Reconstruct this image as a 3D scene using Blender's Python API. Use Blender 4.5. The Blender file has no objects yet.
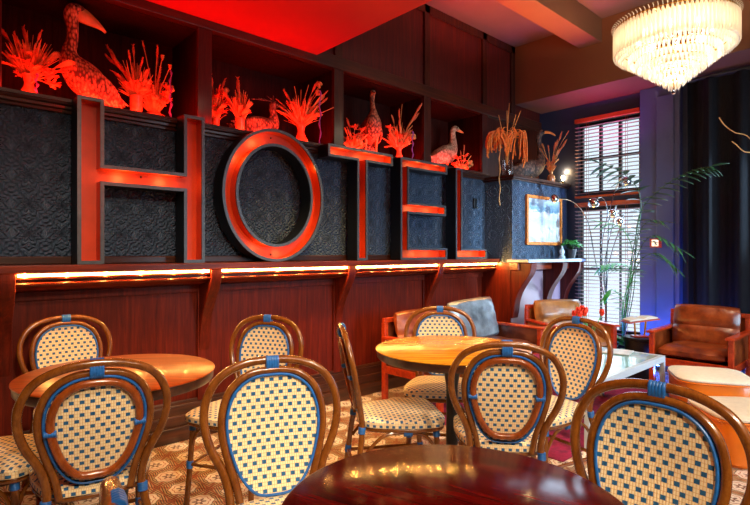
import bpy, math, random
from mathutils import Vector, Matrix, noise
R = math.radians
sc = bpy.context.scene
col = sc.collection
EYE = 1.25
FX, FY, F = .6769, .7361, 515.0          # the way the camera looks along the floor, and its focal length in pixels of 750
def at(px, z):                            # floor point z metres ahead along the view, in the direction of picture column px
    l = (px - 375) / F * z
    return (FX * z + FY * l, FY * z - FX * l)
def onY(px, Y):                           # X on the plane Y = const
    t = (px - 375) / F
    return Y * (FX + FY * t) / (FY - FX * t)
def hY(px, py, Y):                        # height on the plane Y = const
    t = (px - 375) / F
    return EYE + (253 - py) / F * Y / (FY - FX * t)

# ------------------------------------------------------------------ materials
def srgb(r, g, b):
    f = lambda c: (c / 255 / 12.92) if c / 255 <= .04045 else ((c / 255 + .055) / 1.055) ** 2.4
    return (f(r), f(g), f(b), 1)
class NT:
    def __init__(s, name):
        s.m = bpy.data.materials.new(name); s.m.use_nodes = True
        s.t = s.m.node_tree; s.b = s.t.nodes['Principled BSDF']; s.out = s.t.nodes['Material Output']
    def n(s, typ, **kw):
        nd = s.t.nodes.new(typ)
        for k, v in kw.items(): setattr(nd, k, v)
        return nd
    def l(s, a, b): s.t.links.new(a, b)
    def val(s, sock, v):
        if hasattr(v, 'is_output'): s.l(v, sock)
        else: sock.default_value = v
    def math(s, op, a, b=0.0, c=None):
        nd = s.n('ShaderNodeMath', operation=op); s.val(nd.inputs[0], a); s.val(nd.inputs[1], b)
        if c is not None: s.val(nd.inputs[2], c)
        return nd.outputs[0]
    def mix(s, f, a, b):
        nd = s.n('ShaderNodeMix', data_type='RGBA'); s.val(nd.inputs[0], f); s.val(nd.inputs[6], a); s.val(nd.inputs[7], b)
        return nd.outputs[2]
    def coord(s, which='Object', scale=(1, 1, 1), rot=(0, 0, 0)):
        tc = s.n('ShaderNodeTexCoord'); mp = s.n('ShaderNodeMapping')
        s.l(tc.outputs[which], mp.inputs[0]); mp.inputs['Scale'].default_value = scale; mp.inputs['Rotation'].default_value = rot
        return mp.outputs[0]
    def noise(s, v, scale=5, detail=4, rough=.55, dist=0):
        nd = s.n('ShaderNodeTexNoise'); s.l(v, nd.inputs['Vector']); nd.inputs['Scale'].default_value = scale
        nd.inputs['Detail'].default_value = detail; nd.inputs['Roughness'].default_value = rough; nd.inputs['Distortion'].default_value = dist
        return nd.outputs['Fac']
    def ramp(s, f, stops):
        nd = s.n('ShaderNodeValToRGB'); s.l(f, nd.inputs[0]); e = nd.color_ramp.elements
        while len(e) < len(stops): e.new(.5)
        for el, (p, c) in zip(e, stops): el.position = p; el.color = c
        return nd.outputs[0]
    def bump(s, h, strength=.3, dist=.01):
        nd = s.n('ShaderNodeBump'); s.l(h, nd.inputs['Height']); nd.inputs['Strength'].default_value = strength; nd.inputs['Distance'].default_value = dist
        s.l(nd.outputs[0], s.b.inputs['Normal'])
    def set(s, **kw):
        for k, v in kw.items(): s.val(s.b.inputs[k.replace('_', ' ')], v)
        return s.m
def plain(name, c, rough=.5, metal=0, nz=.12, scale=12, coat=0, spec=.5, bump=0):
    k = NT(name); v = k.coord(); f = k.noise(v, scale)
    lo = tuple(x * (1 - nz) for x in c[:3]) + (1,); hi = tuple(min(1, x * (1 + nz)) for x in c[:3]) + (1,)
    k.set(Base_Color=k.ramp(f, [(.3, lo), (.7, hi)]), Roughness=rough, Metallic=metal)
    k.b.inputs['Coat Weight'].default_value = coat; k.b.inputs['Coat Roughness'].default_value = .12
    k.b.inputs['Specular IOR Level'].default_value = spec
    if bump: k.bump(f, bump)
    return k.m
def wood(name, dark, mid, light, grain=(14, 14, .8), rough=.3, coat=.3, bump=.06):
    k = NT(name); v = k.coord(scale=grain)
    f = k.noise(v, 3.0, 6, .6, .6); g = k.noise(k.coord(scale=tuple(x * 5 for x in grain)), 4, 3, .6)
    h = k.math('ADD', k.math('MULTIPLY', f, .75), k.math('MULTIPLY', g, .25))
    k.set(Base_Color=k.ramp(h, [(.32, dark), (.5, mid), (.68, light)]), Roughness=rough)
    k.b.inputs['Coat Weight'].default_value = coat; k.b.inputs['Coat Roughness'].default_value = .15
    k.bump(h, bump, .004)
    return k.m
def emit(name, c, st):
    k = NT(name); e = k.n('ShaderNodeEmission'); e.inputs[0].default_value = c; e.inputs[1].default_value = st
    k.l(e.outputs[0], k.out.inputs[0]); return k.m
M = {}
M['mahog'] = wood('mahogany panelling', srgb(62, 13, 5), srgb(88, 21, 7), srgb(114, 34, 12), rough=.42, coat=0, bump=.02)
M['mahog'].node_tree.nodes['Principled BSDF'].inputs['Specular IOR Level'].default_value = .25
M['mahog_shaded'] = wood('shade-darkened mahogany panelling', srgb(52, 10, 5), srgb(76, 16, 7), srgb(98, 27, 11), rough=.45, coat=0, bump=.02)  # darker copy of the panelling wood, shade of the upper wall put into its colour
M['mahogx'] = wood('mahogany rail', srgb(62, 14, 6), srgb(112, 34, 12), srgb(146, 54, 20), grain=(.8, 14, 14), rough=.32, coat=.15)
M['umber'] = wood('dark stained oak', srgb(34, 14, 9), srgb(58, 25, 14), srgb(80, 36, 18), rough=.38)
M['umber'].node_tree.nodes['Principled BSDF'].inputs['Specular IOR Level'].default_value = .3
M['umberx'] = wood('dark stained oak rail', srgb(34, 15, 9), srgb(60, 28, 15), srgb(84, 42, 20), grain=(.8, 14, 14), rough=.32)
M['niche'] = wood('dark niche lining', srgb(24, 11, 9), srgb(42, 18, 13), srgb(58, 24, 17), rough=.55, coat=0)
M['niche'].node_tree.nodes['Principled BSDF'].inputs['Specular IOR Level'].default_value = .08
M['redframe'] = wood('red teak', srgb(132, 32, 10), srgb(180, 56, 20), srgb(206, 82, 30), grain=(9, 9, 9), rough=.3)
M['table_dark'] = wood('varnished mahogany top', srgb(42, 2, 2), srgb(70, 4, 3), srgb(98, 9, 6), grain=(1.2, 12, 12), rough=.15, coat=0, bump=.015)
M['table_dark'].node_tree.nodes['Principled BSDF'].inputs['Specular IOR Level'].default_value = .08
M['table_mid'] = wood('varnished walnut top', srgb(130, 44, 9), srgb(184, 74, 16), srgb(212, 102, 26), grain=(1.0, 12, 12), rough=.32, coat=.15, bump=.02)
M['table_oak'] = wood('varnished oak top', srgb(156, 84, 14), srgb(212, 138, 28), srgb(234, 170, 50), grain=(1.0, 12, 12), rough=.26, coat=.3, bump=.02)
M['rattan'] = wood('varnished rattan cane', srgb(92, 46, 12), srgb(118, 65, 19), srgb(142, 84, 29), grain=(14, 14, 6), rough=.25, coat=.5, bump=.008)
M['ringwood'] = wood('orange rattan ring', srgb(112, 48, 12), srgb(142, 66, 18), srgb(166, 84, 27), grain=(14, 14, 6), rough=.25, coat=.5, bump=.008)
M['blue'] = plain('blue binding', srgb(30, 98, 176), .4, nz=.25, scale=60)
M['navy'] = plain('deep blue piping', srgb(24, 66, 108), .4, nz=.2, scale=60)
M['steel'] = plain('brushed dark steel', srgb(104, 108, 112), .36, .75, nz=.15, scale=30)
M['black'] = plain('black painted metal', srgb(20, 20, 23), .45)
M['letter_side'] = plain('blackened letter side', srgb(22, 27, 33), .45, .3)
M['letter_red'] = plain('red enamel tray', srgb(210, 66, 20), .4, nz=.18, scale=5)
M['red_paint'] = plain('glossy red ceiling paint', srgb(196, 16, 22), .55, nz=.06, scale=1.5)
M['grey_paint'] = plain('mushroom ceiling paint', srgb(118, 92, 90), .6, nz=.08, scale=2)
M['beam'] = plain('taupe beam paint', srgb(116, 76, 50), .6, nz=.08, scale=2)
M['navy_wall'] = plain('ink blue wall paint', srgb(48, 58, 84), .5, nz=.08, scale=3)
M['mauve'] = plain('panelling paled by daylight sheen', srgb(146, 120, 128), .3, nz=.08, scale=3)  # daylight gleam on the glossy lower panels put into the base colour
M['pier'] = plain('slate blue pier paint', srgb(78, 92, 130), .45, nz=.08, scale=3)
M['chrome'] = plain('chrome', (.8, .8, .8, 1), .06, 1, nz=.02)
M['brass'] = plain('brass', srgb(212, 160, 74), .2, 1, nz=.1)
M['white_frame'] = plain('white lacquer frame', srgb(184, 200, 212), .3, nz=.04)
M['cream'] = plain('cream upholstery', srgb(240, 226, 200), .6, nz=.06, scale=30, bump=.05)
M['orange'] = plain('orange leather', srgb(244, 124, 14), .36, nz=.12, scale=6, coat=.2)
M['paper'] = plain('paper', srgb(226, 222, 212), .7, nz=.05)
M['green'] = plain('green leaf', srgb(50, 140, 48), .4, nz=.35, scale=18)
M['palm'] = plain('dusky palm leaf', srgb(42, 78, 38), .4, nz=.35, scale=18)
M['darkgreen'] = plain('dark glossy leaf', srgb(22, 40, 28), .25, nz=.3)
M['tulip'] = plain('red tulip petal', srgb(232, 58, 26), .5, nz=.3, scale=40)
M['straw'] = plain('dried straw', srgb(220, 150, 84), .7, nz=.3, scale=40)
M['straw2'] = plain('dried russet bloom', srgb(210, 104, 56), .7, nz=.35, scale=40)
M['gold'] = plain('golden dried fringe', srgb(216, 122, 44), .6, nz=.35, scale=40)
M['twig'] = plain('pale twig', srgb(206, 150, 84), .6, nz=.2, scale=30)
M['ceramic'] = plain('mottled glazed vase', srgb(168, 104, 66), .2, nz=.45, scale=34)
M['terracotta'] = plain('dark pot', srgb(40, 36, 38), .4)
M['violet'] = plain('violet ribbon', srgb(150, 76, 170), .5)
M['soil'] = plain('potting soil', srgb(40, 28, 20), .9, nz=.3, scale=60, bump=.3)
def feather(name, a, b, c, sc_=75):
    k = NT(name); v = k.coord(scale=(1, 1, .5)); w = k.n('ShaderNodeTexVoronoi'); k.l(v, w.inputs['Vector']); w.inputs['Scale'].default_value = sc_
    f = k.noise(k.coord(), 9, 5); h = k.math('ADD', k.math('MULTIPLY', w.outputs['Distance'], .7), k.math('MULTIPLY', f, .6))
    k.set(Base_Color=k.ramp(h, [(.3, a), (.55, b), (.8, c)]), Roughness=.65); k.bump(h, .5, .01); return k.m
M['f_pale'] = feather('pale plumage', srgb(226, 176, 128), srgb(196, 128, 82), srgb(84, 50, 34))
M['f_buff'] = feather('buff mottled plumage', srgb(196, 160, 116), srgb(140, 100, 66), srgb(62, 42, 30), 90)
M['f_grey'] = feather('grey goose plumage', srgb(206, 190, 160), srgb(168, 148, 118), srgb(116, 96, 72))
M['f_dark'] = feather('dark plumage', srgb(140, 110, 92), srgb(98, 74, 62), srgb(50, 40, 38))
M['bill'] = plain('horn bill', srgb(214, 150, 84), .4, nz=.2)
M['eye'] = plain('glass eye', srgb(12, 10, 10), .08)
def leather(name, a, b, c):
    k = NT(name); f = k.noise(k.coord(), 7, 5, .6); g = k.n('ShaderNodeTexVoronoi'); k.l(k.coord(), g.inputs['Vector']); g.inputs['Scale'].default_value = 170
    k.set(Base_Color=k.ramp(f, [(.32, a), (.5, b), (.7, c)]), Roughness=k.math('MULTIPLY_ADD', f, .25, .2)); k.bump(k.math('ADD', k.math('MULTIPLY', g.outputs['Distance'], .15), f), .35, .012)
    k.b.inputs['Coat Weight'].default_value = .25; k.b.inputs['Coat Roughness'].default_value = .2
    return k.m
M['leather_gloss'] = leather('dark leather with bluish gleam colour', srgb(74, 82, 90), srgb(110, 122, 132), srgb(144, 158, 168))  # bluish reflection on dark leather put into the base colour
M['leather_gloss'].node_tree.nodes['Principled BSDF'].inputs['Coat Weight'].default_value = 1
M['leather'] = leather('chestnut leather', srgb(84, 30, 10), srgb(132, 56, 20), srgb(170, 84, 34))
M['leather_dark'] = leather('dark brown leather', srgb(70, 26, 16), srgb(98, 46, 28), srgb(120, 66, 44))
M['leather_tan'] = leather('tan leather', srgb(110, 66, 28), srgb(156, 102, 50), srgb(184, 130, 70))
def weave():
    k = NT('cream and blue cane weave'); tc = k.n('ShaderNodeTexCoord'); sp = k.n('ShaderNodeSeparateXYZ'); k.l(tc.outputs['UV'], sp.inputs[0])
    v = k.math('DIVIDE', sp.outputs[1], .0215); row = k.math('FLOOR', v); par = k.math('FLOORED_MODULO', row, 2.0)
    u = k.math('ADD', k.math('DIVIDE', sp.outputs[0], .0305), k.math('MULTIPLY', par, .5))
    fx = k.math('FRACT', u); fy = k.math('FRACT', v)
    blue = k.math('MULTIPLY', k.math('LESS_THAN', fx, .45), k.math('LESS_THAN', fy, .56))
    fs = k.math('FRACT', k.math('DIVIDE', sp.outputs[0], .007625))          # the strands
    edge = k.math('LESS_THAN', k.math('ABSOLUTE', k.math('SUBTRACT', fs, .5)), .40)
    fr = k.math('FRACT', k.math('DIVIDE', sp.outputs[1], .01075)); edge2 = k.math('LESS_THAN', k.math('ABSOLUTE', k.math('SUBTRACT', fr, .5)), .43)
    e = k.math('MULTIPLY', edge, edge2)
    nz = k.noise(k.coord('UV'), 60, 2)
    cream = k.mix(nz, srgb(246, 216, 164), srgb(254, 240, 206)); cream = k.mix(e, srgb(228, 186, 124), cream)
    bl = k.mix(nz, srgb(20, 74, 122), srgb(44, 112, 164))
    hump = k.math('ADD', k.math('SINE', k.math('MULTIPLY', fs, math.pi)), k.math('MULTIPLY', blue, -.5))
    k.set(Base_Color=k.mix(blue, cream, bl), Roughness=.42); k.bump(hump, .35, .003); return k.m
M['weave'] = weave()
def wallpaper():
    k = NT('embossed navy wallpaper'); tc = k.n('ShaderNodeTexCoord'); sp = k.n('ShaderNodeSeparateXYZ'); k.l(tc.outputs['Object'], sp.inputs[0])
    u = k.math('MULTIPLY', k.math('ADD', sp.outputs[0], sp.outputs[1]), 1 / .16); v = k.math('MULTIPLY', sp.outputs[2], 1 / .16)
    fu = k.math('SUBTRACT', k.math('FRACT', u), .5); fv = k.math('SUBTRACT', k.math('FRACT', v), .5)
    r = k.math('SQRT', k.math('ADD', k.math('MULTIPLY', fu, fu), k.math('MULTIPLY', fv, fv)))
    a = k.math('ARCTAN2', fv, fu); pet = k.math('MULTIPLY', k.math('COSINE', k.math('MULTIPLY', a, 8)), .06)
    s1 = k.math('SINE', k.math('MULTIPLY', k.math('ADD', r, pet), 40))
    dd = k.math('SINE', k.math('MULTIPLY', k.math('SUBTRACT', k.math('ABSOLUTE', fu), k.math('ABSOLUTE', fv)), 26))
    h = k.math('ADD', k.math('MULTIPLY', s1, .6), k.math('MULTIPLY', dd, .5)); nz = k.noise(k.coord(), 55, 3)
    h = k.math('ADD', h, k.math('MULTIPLY', nz, 1.2))
    k.set(Base_Color=k.mix(nz, srgb(62, 78, 100), srgb(90, 110, 134)), Roughness=.36); k.bump(h, 1.0, .011); return k.m
M['wallpaper'] = wallpaper()
def tiles():
    k = NT('encaustic patterned tile'); tc = k.n('ShaderNodeTexCoord'); sp = k.n('ShaderNodeSeparateXYZ'); k.l(tc.outputs['Object'], sp.inputs[0])
    T = 1 / .2
    fu = k.math('SUBTRACT', k.math('FRACT', k.math('MULTIPLY', sp.outputs[0], T)), .5); fv = k.math('SUBTRACT', k.math('FRACT', k.math('MULTIPLY', sp.outputs[1], T)), .5)
    au = k.math('ABSOLUTE', fu); av = k.math('ABSOLUTE', fv)
    r = k.math('SQRT', k.math('ADD', k.math('MULTIPLY', fu, fu), k.math('MULTIPLY', fv, fv))); a = k.math('ARCTAN2', fv, fu)
    lt = lambda x, y: k.math('LESS_THAN', x, y)
    band = lambda x, c, w: lt(k.math('ABSOLUTE', k.math('SUBTRACT', x, c)), w)
    rp = k.math('ADD', r, k.math('MULTIPLY', k.math('COSINE', k.math('MULTIPLY', a, 8)), .018))
    white, terra, dark, tan = srgb(246, 236, 222), srgb(186, 108, 72), srgb(66, 54, 50), srgb(212, 186, 150)
    c = k.mix(lt(k.math('ABSOLUTE', k.math('SUBTRACT', au, av)), .055), tan, terra)                # diagonals
    leaf = lt(k.math('SINE', k.math('ADD', k.math('MULTIPLY', k.math('ADD', au, av), 60), k.math('MULTIPLY', k.math('SUBTRACT', au, av), 40))), -.1)
    c = k.mix(k.math('MULTIPLY', leaf, k.math('GREATER_THAN', r, .40)), c, dark)
    c = k.mix(lt(rp, .375), c, dark); c = k.mix(lt(rp, .35), c, white)
    c = k.mix(band(rp, .255, .012), c, terra)
    star = lt(k.math('ADD', r, k.math('MULTIPLY', k.math('COSINE', k.math('MULTIPLY', a, 6)), .05)), .13); c = k.mix(star, c, srgb(120, 92, 84)); c = k.mix(lt(r, .05), c, white)
    g = k.math('MAXIMUM', au, av); c = k.mix(k.math('GREATER_THAN', g, .475), c, terra); c = k.mix(k.math('GREATER_THAN', g, .494), c, dark)
    nz = k.noise(k.coord(), 9, 5); c = k.mix(k.math('MULTIPLY', nz, .14), c, srgb(150, 110, 76))
    k.set(Base_Color=c, Roughness=k.math('MULTIPLY_ADD', nz, .3, .2)); return k.m
M['tile'] = tiles()
def rugm():
    k = NT('magenta worn rug'); f = k.noise(k.coord(), 5, 6, .65); g = k.noise(k.coord(scale=(1, 6, 1)), 22, 3)
    k.set(Base_Color=k.mix(k.math('MULTIPLY', g, .6), k.ramp(f, [(.35, srgb(96, 8, 40)), (.5, srgb(168, 14, 84)), (.65, srgb(80, 12, 60))]), srgb(44, 8, 28)), Roughness=.9); k.bump(g, .5, .01); return k.m
M['rug'] = rugm()
def curtainm():
    k = NT('heavy charcoal velvet'); f = k.noise(k.coord(scale=(30, 30, 4)), 4, 3)
    k.set(Base_Color=k.ramp(f, [(.3, srgb(12, 12, 16)), (.7, srgb(22, 21, 28))]), Roughness=.75); k.b.inputs['Specular IOR Level'].default_value = .15; return k.m
M['curtain'] = curtainm()
def artm():
    k = NT('pale coastal print'); tc = k.n('ShaderNodeTexCoord'); sp = k.n('ShaderNodeSeparateXYZ'); k.l(tc.outputs['UV'], sp.inputs[0])
    f = k.noise(k.coord('UV', scale=(3, 6, 1)), 3, 6, .6, 1.0); h = k.math('ADD', sp.outputs[1], k.math('MULTIPLY', k.math('SUBTRACT', f, .5), .35))
    k.set(Base_Color=k.ramp(h, [(.05, srgb(180, 186, 184)), (.3, srgb(216, 218, 214)), (.5, srgb(176, 190, 194)), (.66, srgb(222, 222, 216)), (.72, srgb(96, 136, 158)), (.92, srgb(190, 208, 214))]), Roughness=.4); return k.m
M['art'] = artm()
def glassm(name, c=(1, 1, 1, 1), rough=.02):
    k = NT(name); k.set(Base_Color=c, Roughness=rough); k.b.inputs['Transmission Weight'].default_value = 1; k.b.inputs['IOR'].default_value = 1.45; return k.m
M['glass'] = glassm('clear glass')
def panem():
    k = NT('window pane glass'); t = k.n('ShaderNodeBsdfTransparent'); g = k.n('ShaderNodeBsdfGlossy'); g.inputs['Roughness'].default_value = .02
    mx = k.n('ShaderNodeMixShader'); mx.inputs[0].default_value = .08; k.l(t.outputs[0], mx.inputs[1]); k.l(g.outputs[0], mx.inputs[2]); k.l(mx.outputs[0], k.out.inputs[0]); return k.m
M['pane'] = panem()
def crystalm():
    k = NT('frosted crystal prism'); t = k.n('ShaderNodeBsdfTranslucent'); t.inputs[0].default_value = (1, .93, .8, 1); g = k.n('ShaderNodeBsdfGlossy'); g.inputs['Roughness'].default_value = .12
    tr = k.n('ShaderNodeBsdfTransparent'); m1 = k.n('ShaderNodeMixShader'); m1.inputs[0].default_value = .25; k.l(t.outputs[0], m1.inputs[1]); k.l(g.outputs[0], m1.inputs[2])
    m2 = k.n('ShaderNodeMixShader'); m2.inputs[0].default_value = .3; k.l(m1.outputs[0], m2.inputs[1]); k.l(tr.outputs[0], m2.inputs[2]); k.l(m2.outputs[0], k.out.inputs[0]); return k.m
M['crystal'] = crystalm()
M['led'] = emit('warm led tape', (1, .50, .13, 1), 36)
M['bulb'] = emit('lit bulb', (1, .72, .36, 1), 40)
M['bulb_small'] = emit('lit amber bulb', (1, .55, .2, 1), 3)
M['lantern_glow'] = emit('lit lantern face', (1, .78, .55, 1), 1.6)
M['blind'] = plain('dark blind slat', srgb(184, 150, 150), .5)
M['headrail'] = plain('orange timber headrail', srgb(178, 74, 30), .4)

# ------------------------------------------------------------------ mesh building
def cat(pts, n=6, closed=False):
    P = [Vector(p) for p in pts]; out = []; L = len(P); rng = range(L if closed else L - 1)
    for i in rng:
        if closed: a, b, c, d = P[(i - 1) % L], P[i], P[(i + 1) % L], P[(i + 2) % L]
        else: a, b, c, d = P[max(i - 1, 0)], P[i], P[i + 1], P[min(i + 2, L - 1)]
        for j in range(n):
            t = j / n
            out.append(.5 * (2 * b + (c - a) * t + (2 * a - 5 * b + 4 * c - d) * t * t + (3 * b - a - 3 * c + d) * t ** 3))
    if not closed: out.append(P[-1])
    return out
class MB:
    def __init__(s): s.v = []; s.f = []
    def add(s, vs, fs):
        o = len(s.v); s.v += [tuple(v) for v in vs]; s.f += [tuple(i + o for i in f) for f in fs]; return s
    def box(s, x0, x1, y0, y1, z0, z1, mat=None):
        v = [Vector((x, y, z)) for x in (x0, x1) for y in (y0, y1) for z in (z0, z1)]
        if mat: v = [mat @ q for q in v]
        return s.add(v, [(0, 1, 3, 2), (4, 6, 7, 5), (0, 4, 5, 1), (2, 3, 7, 6), (0, 2, 6, 4), (1, 5, 7, 3)])
    def prism(s, poly, f0, f1):                 # poly of 2-D points, f0/f1 map to 3-D; convex or simple
        n = len(poly); a = [f0(*p) for p in poly]; b = [f1(*p) for p in poly]
        return s.add(a + b, [tuple(range(n))[::-1], tuple(range(n, 2 * n))] + [(i, (i + 1) % n, n + (i + 1) % n, n + i) for i in range(n)])
    def tube(s, pts, r, n=10, closed=False, flat=None, cap=True):
        P = [Vector(p) for p in pts]; L = len(P)
        rad = (lambda i: r) if not hasattr(r, '__len__') else (lambda i: r[min(i, len(r) - 1)])
        T = []
        for i in range(L):
            a = P[(i - 1) % L] if closed or i > 0 else P[i]; b = P[(i + 1) % L] if closed or i < L - 1 else P[i]
            d = b - a; T.append(d.normalized() if d.length > 1e-9 else Vector((0, 0, 1)))
        up = Vector(flat) if flat else (Vector((0, 0, 1)) if abs(T[0].z) < .9 else Vector((1, 0, 0)))
        N = (up - T[0] * up.dot(T[0])).normalized(); vs = []
        for i in range(L):
            if flat: N = (Vector(flat) - T[i] * Vector(flat).dot(T[i]))
            else: N = N - T[i] * N.dot(T[i])
            N = N.normalized() if N.length > 1e-6 else Vector((1, 0, 0)); B = T[i].cross(N); q = rad(i)
            ra, rb = q if hasattr(q, '__len__') else (q, q)
            for j in range(n):
                a = 2 * math.pi * j / n; vs.append(P[i] + N * (math.cos(a) * ra) + B * (math.sin(a) * rb))
        fs = []
        for i in range(L if closed else L - 1):
            k = (i + 1) % L
            for j in range(n): fs.append((i * n + j, i * n + (j + 1) % n, k * n + (j + 1) % n, k * n + j))
        if cap and not closed: fs += [tuple(range(n))[::-1], tuple((L - 1) * n + j for j in range(n))]
        return s.add(vs, fs)
    def lathe(s, prof, c=(0, 0, 0), n=32, sx=1, sy=1, power=2):
        vs = []; L = len(prof)
        for r, z in prof:
            for j in range(n):
                a = 2 * math.pi * j / n; ca, sa = math.cos(a), math.sin(a)
                if power != 2:
                    q = (abs(ca) ** power + abs(sa) ** power) ** (-1 / power); ca *= q; sa *= q
                vs.append((c[0] + r * sx * ca, c[1] + r * sy * sa, c[2] + z))
        fs = [(i * n + j, i * n + (j + 1) % n, (i + 1) * n + (j + 1) % n, (i + 1) * n + j) for i in range(L - 1) for j in range(n)]
        fs += [tuple(range(n))[::-1], tuple((L - 1) * n + j for j in range(n))]
        return s.add(vs, fs)
    def ball(s, c, r, n=10, m=7):
        rx, ry, rz = r if hasattr(r, '__len__') else (r, r, r)
        prof = [(math.sin(math.pi * i / m), -math.cos(math.pi * i / m)) for i in range(1, m)]
        vs = [(c[0] + rx * p * math.cos(2 * math.pi * j / n), c[1] + ry * p * math.sin(2 * math.pi * j / n), c[2] + rz * q) for p, q in prof for j in range(n)]
        vs += [(c[0], c[1], c[2] - rz), (c[0], c[1], c[2] + rz)]; L = len(prof); bo, to = L * n, L * n + 1
        fs = [(i * n + j, i * n + (j + 1) % n, (i + 1) * n + (j + 1) % n, (i + 1) * n + j) for i in range(L - 1) for j in range(n)]
        fs += [(bo, (j + 1) % n, j) for j in range(n)] + [(to, (L - 1) * n + j, (L - 1) * n + (j + 1) % n) for j in range(n)]
        return s.add(vs, fs)
    def leaf(s, a, b, w, droop=.0, side=None, n=5, th=.0012):         # a leaf blade from a to b, w half width, with thickness
        a, b = Vector(a), Vector(b); d = b - a; sd = Vector(side) if side else d.cross(Vector((0, 0, 1)))
        if sd.length < 1e-6: sd = Vector((1, 0, 0))
        sd = (sd - d * (sd.dot(d) / d.length_squared)).normalized(); up = sd.cross(d).normalized(); vs = []
        for i in range(n + 1):
            t = i / n; q = a + d * t + Vector((0, 0, -droop * t * t)); ww = w * (math.sin(math.pi * (.08 + .9 * t)) ** .8)
            for k, o in ((-1, .25), (0, 0), (1, .25)):
                vs.append(q + sd * (k * ww) + up * (o * ww + th)); 
            for k, o in ((-1, .25), (0, 0), (1, .25)):
                vs.append(q + sd * (k * ww) + up * (o * ww - th))
        fs = []
        for i in range(n):
            o, p = i * 6, i * 6 + 6
            fs += [(o, o + 1, p + 1, p), (o + 1, o + 2, p + 2, p + 1), (o + 4, o + 3, p + 3, p + 4), (o + 5, o + 4, p + 4, p + 5), (o + 3, o, p, p + 3), (o + 2, o + 5, p + 5, p + 2)]
        fs += [(0, 3, 4, 1), (1, 4, 5, 2), (n * 6 + 1, n * 6 + 4, n * 6 + 3, n * 6), (n * 6 + 2, n * 6 + 5, n * 6 + 4, n * 6 + 1)]
        return s.add(vs, fs)
    def build(s, name, m, parent=None, smooth=True, bevel=0, uv=None, kind=None, label=None, seg=2, sub=0):
        me = bpy.data.meshes.new(name); me.from_pydata(s.v, [], s.f); me.update()
        me.materials.append(M[m] if isinstance(m, str) else m)
        if uv:
            ly = me.uv_layers.new(name='UVMap')
            for p in me.polygons:
                for li in p.loop_indices: ly.data[li].uv = uv(me.vertices[me.loops[li].vertex_index].co, p.normal)
        o = bpy.data.objects.new(name, me); col.objects.link(o)
        if smooth:
            me.polygons.foreach_set('use_smooth', [True] * len(me.polygons))
            if hasattr(me, 'set_sharp_from_angle'): me.set_sharp_from_angle(angle=R(38))
        if bevel:
            b = o.modifiers.new('bevel', 'BEVEL'); b.width = bevel; b.segments = seg; b.limit_method = 'ANGLE'; b.angle_limit = R(40)
        if sub:
            b = o.modifiers.new('subsurf', 'SUBSURF'); b.levels = sub; b.render_levels = sub
        if parent: o.parent = parent
        if kind: o['kind'] = kind
        if label: o['label'] = label
        return o
def tag(o, label=None, cat_=None, group=None, kind=None):
    if label: o['label'] = label
    if cat_: o['category'] = cat_
    if group: o['group'] = group
    if kind: o['kind'] = kind
    return o
def thing(name, label, cat_, loc=(0, 0, 0), rz=0, group=None):
    o = bpy.data.objects.new(name, None); col.objects.link(o); o.location = loc; o.rotation_euler = (0, 0, rz); o.empty_display_size = .1
    return tag(o, label, cat_, group)
def copy_tree(o, parent=None):
    c = o.copy(); col.objects.link(c)
    if parent: c.parent = parent
    for ch in list(o.children): copy_tree(ch, c)
    return c
def struct(mb, name, m, bevel=0, smooth=False, uv=None, parent=None):
    o = mb.build(name, m, parent, smooth=smooth, bevel=bevel, uv=uv)
    if not parent: o['kind'] = 'structure'
    return o
rnd = random.Random(7)
# ------------------------------------------------------------------ the room
XL, XW, YS = -2.2, 6.0, -2.6
struct(MB().box(XL, XW, YS, 3.46, -.06, 0), 'floor', 'tile')
struct(MB().box(XL, XW + .15, YS - .1, 4.0, 3.70, 3.78), 'ceiling', 'grey_paint')
struct(MB().box(XL - .1, XL, YS, 3.95, -.06, 3.70), 'wall_left', 'navy_wall')
# street wall with its two windows
WY0, WY1 = 2.2, 2.91
w = MB()
w.box(XW, XW + .15, YS, WY0, -.06, 3.70).box(XW, XW + .15, WY1, 3.98, -.06, 3.70)
w.box(XW, XW + .15, WY0, WY1, -.06, .32).box(XW, XW + .15, WY0, WY1, 1.79, 1.94).box(XW, XW + .15, WY0, WY1, 2.79, 3.70)
struct(w, 'wall_right', 'navy_wall')
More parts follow.
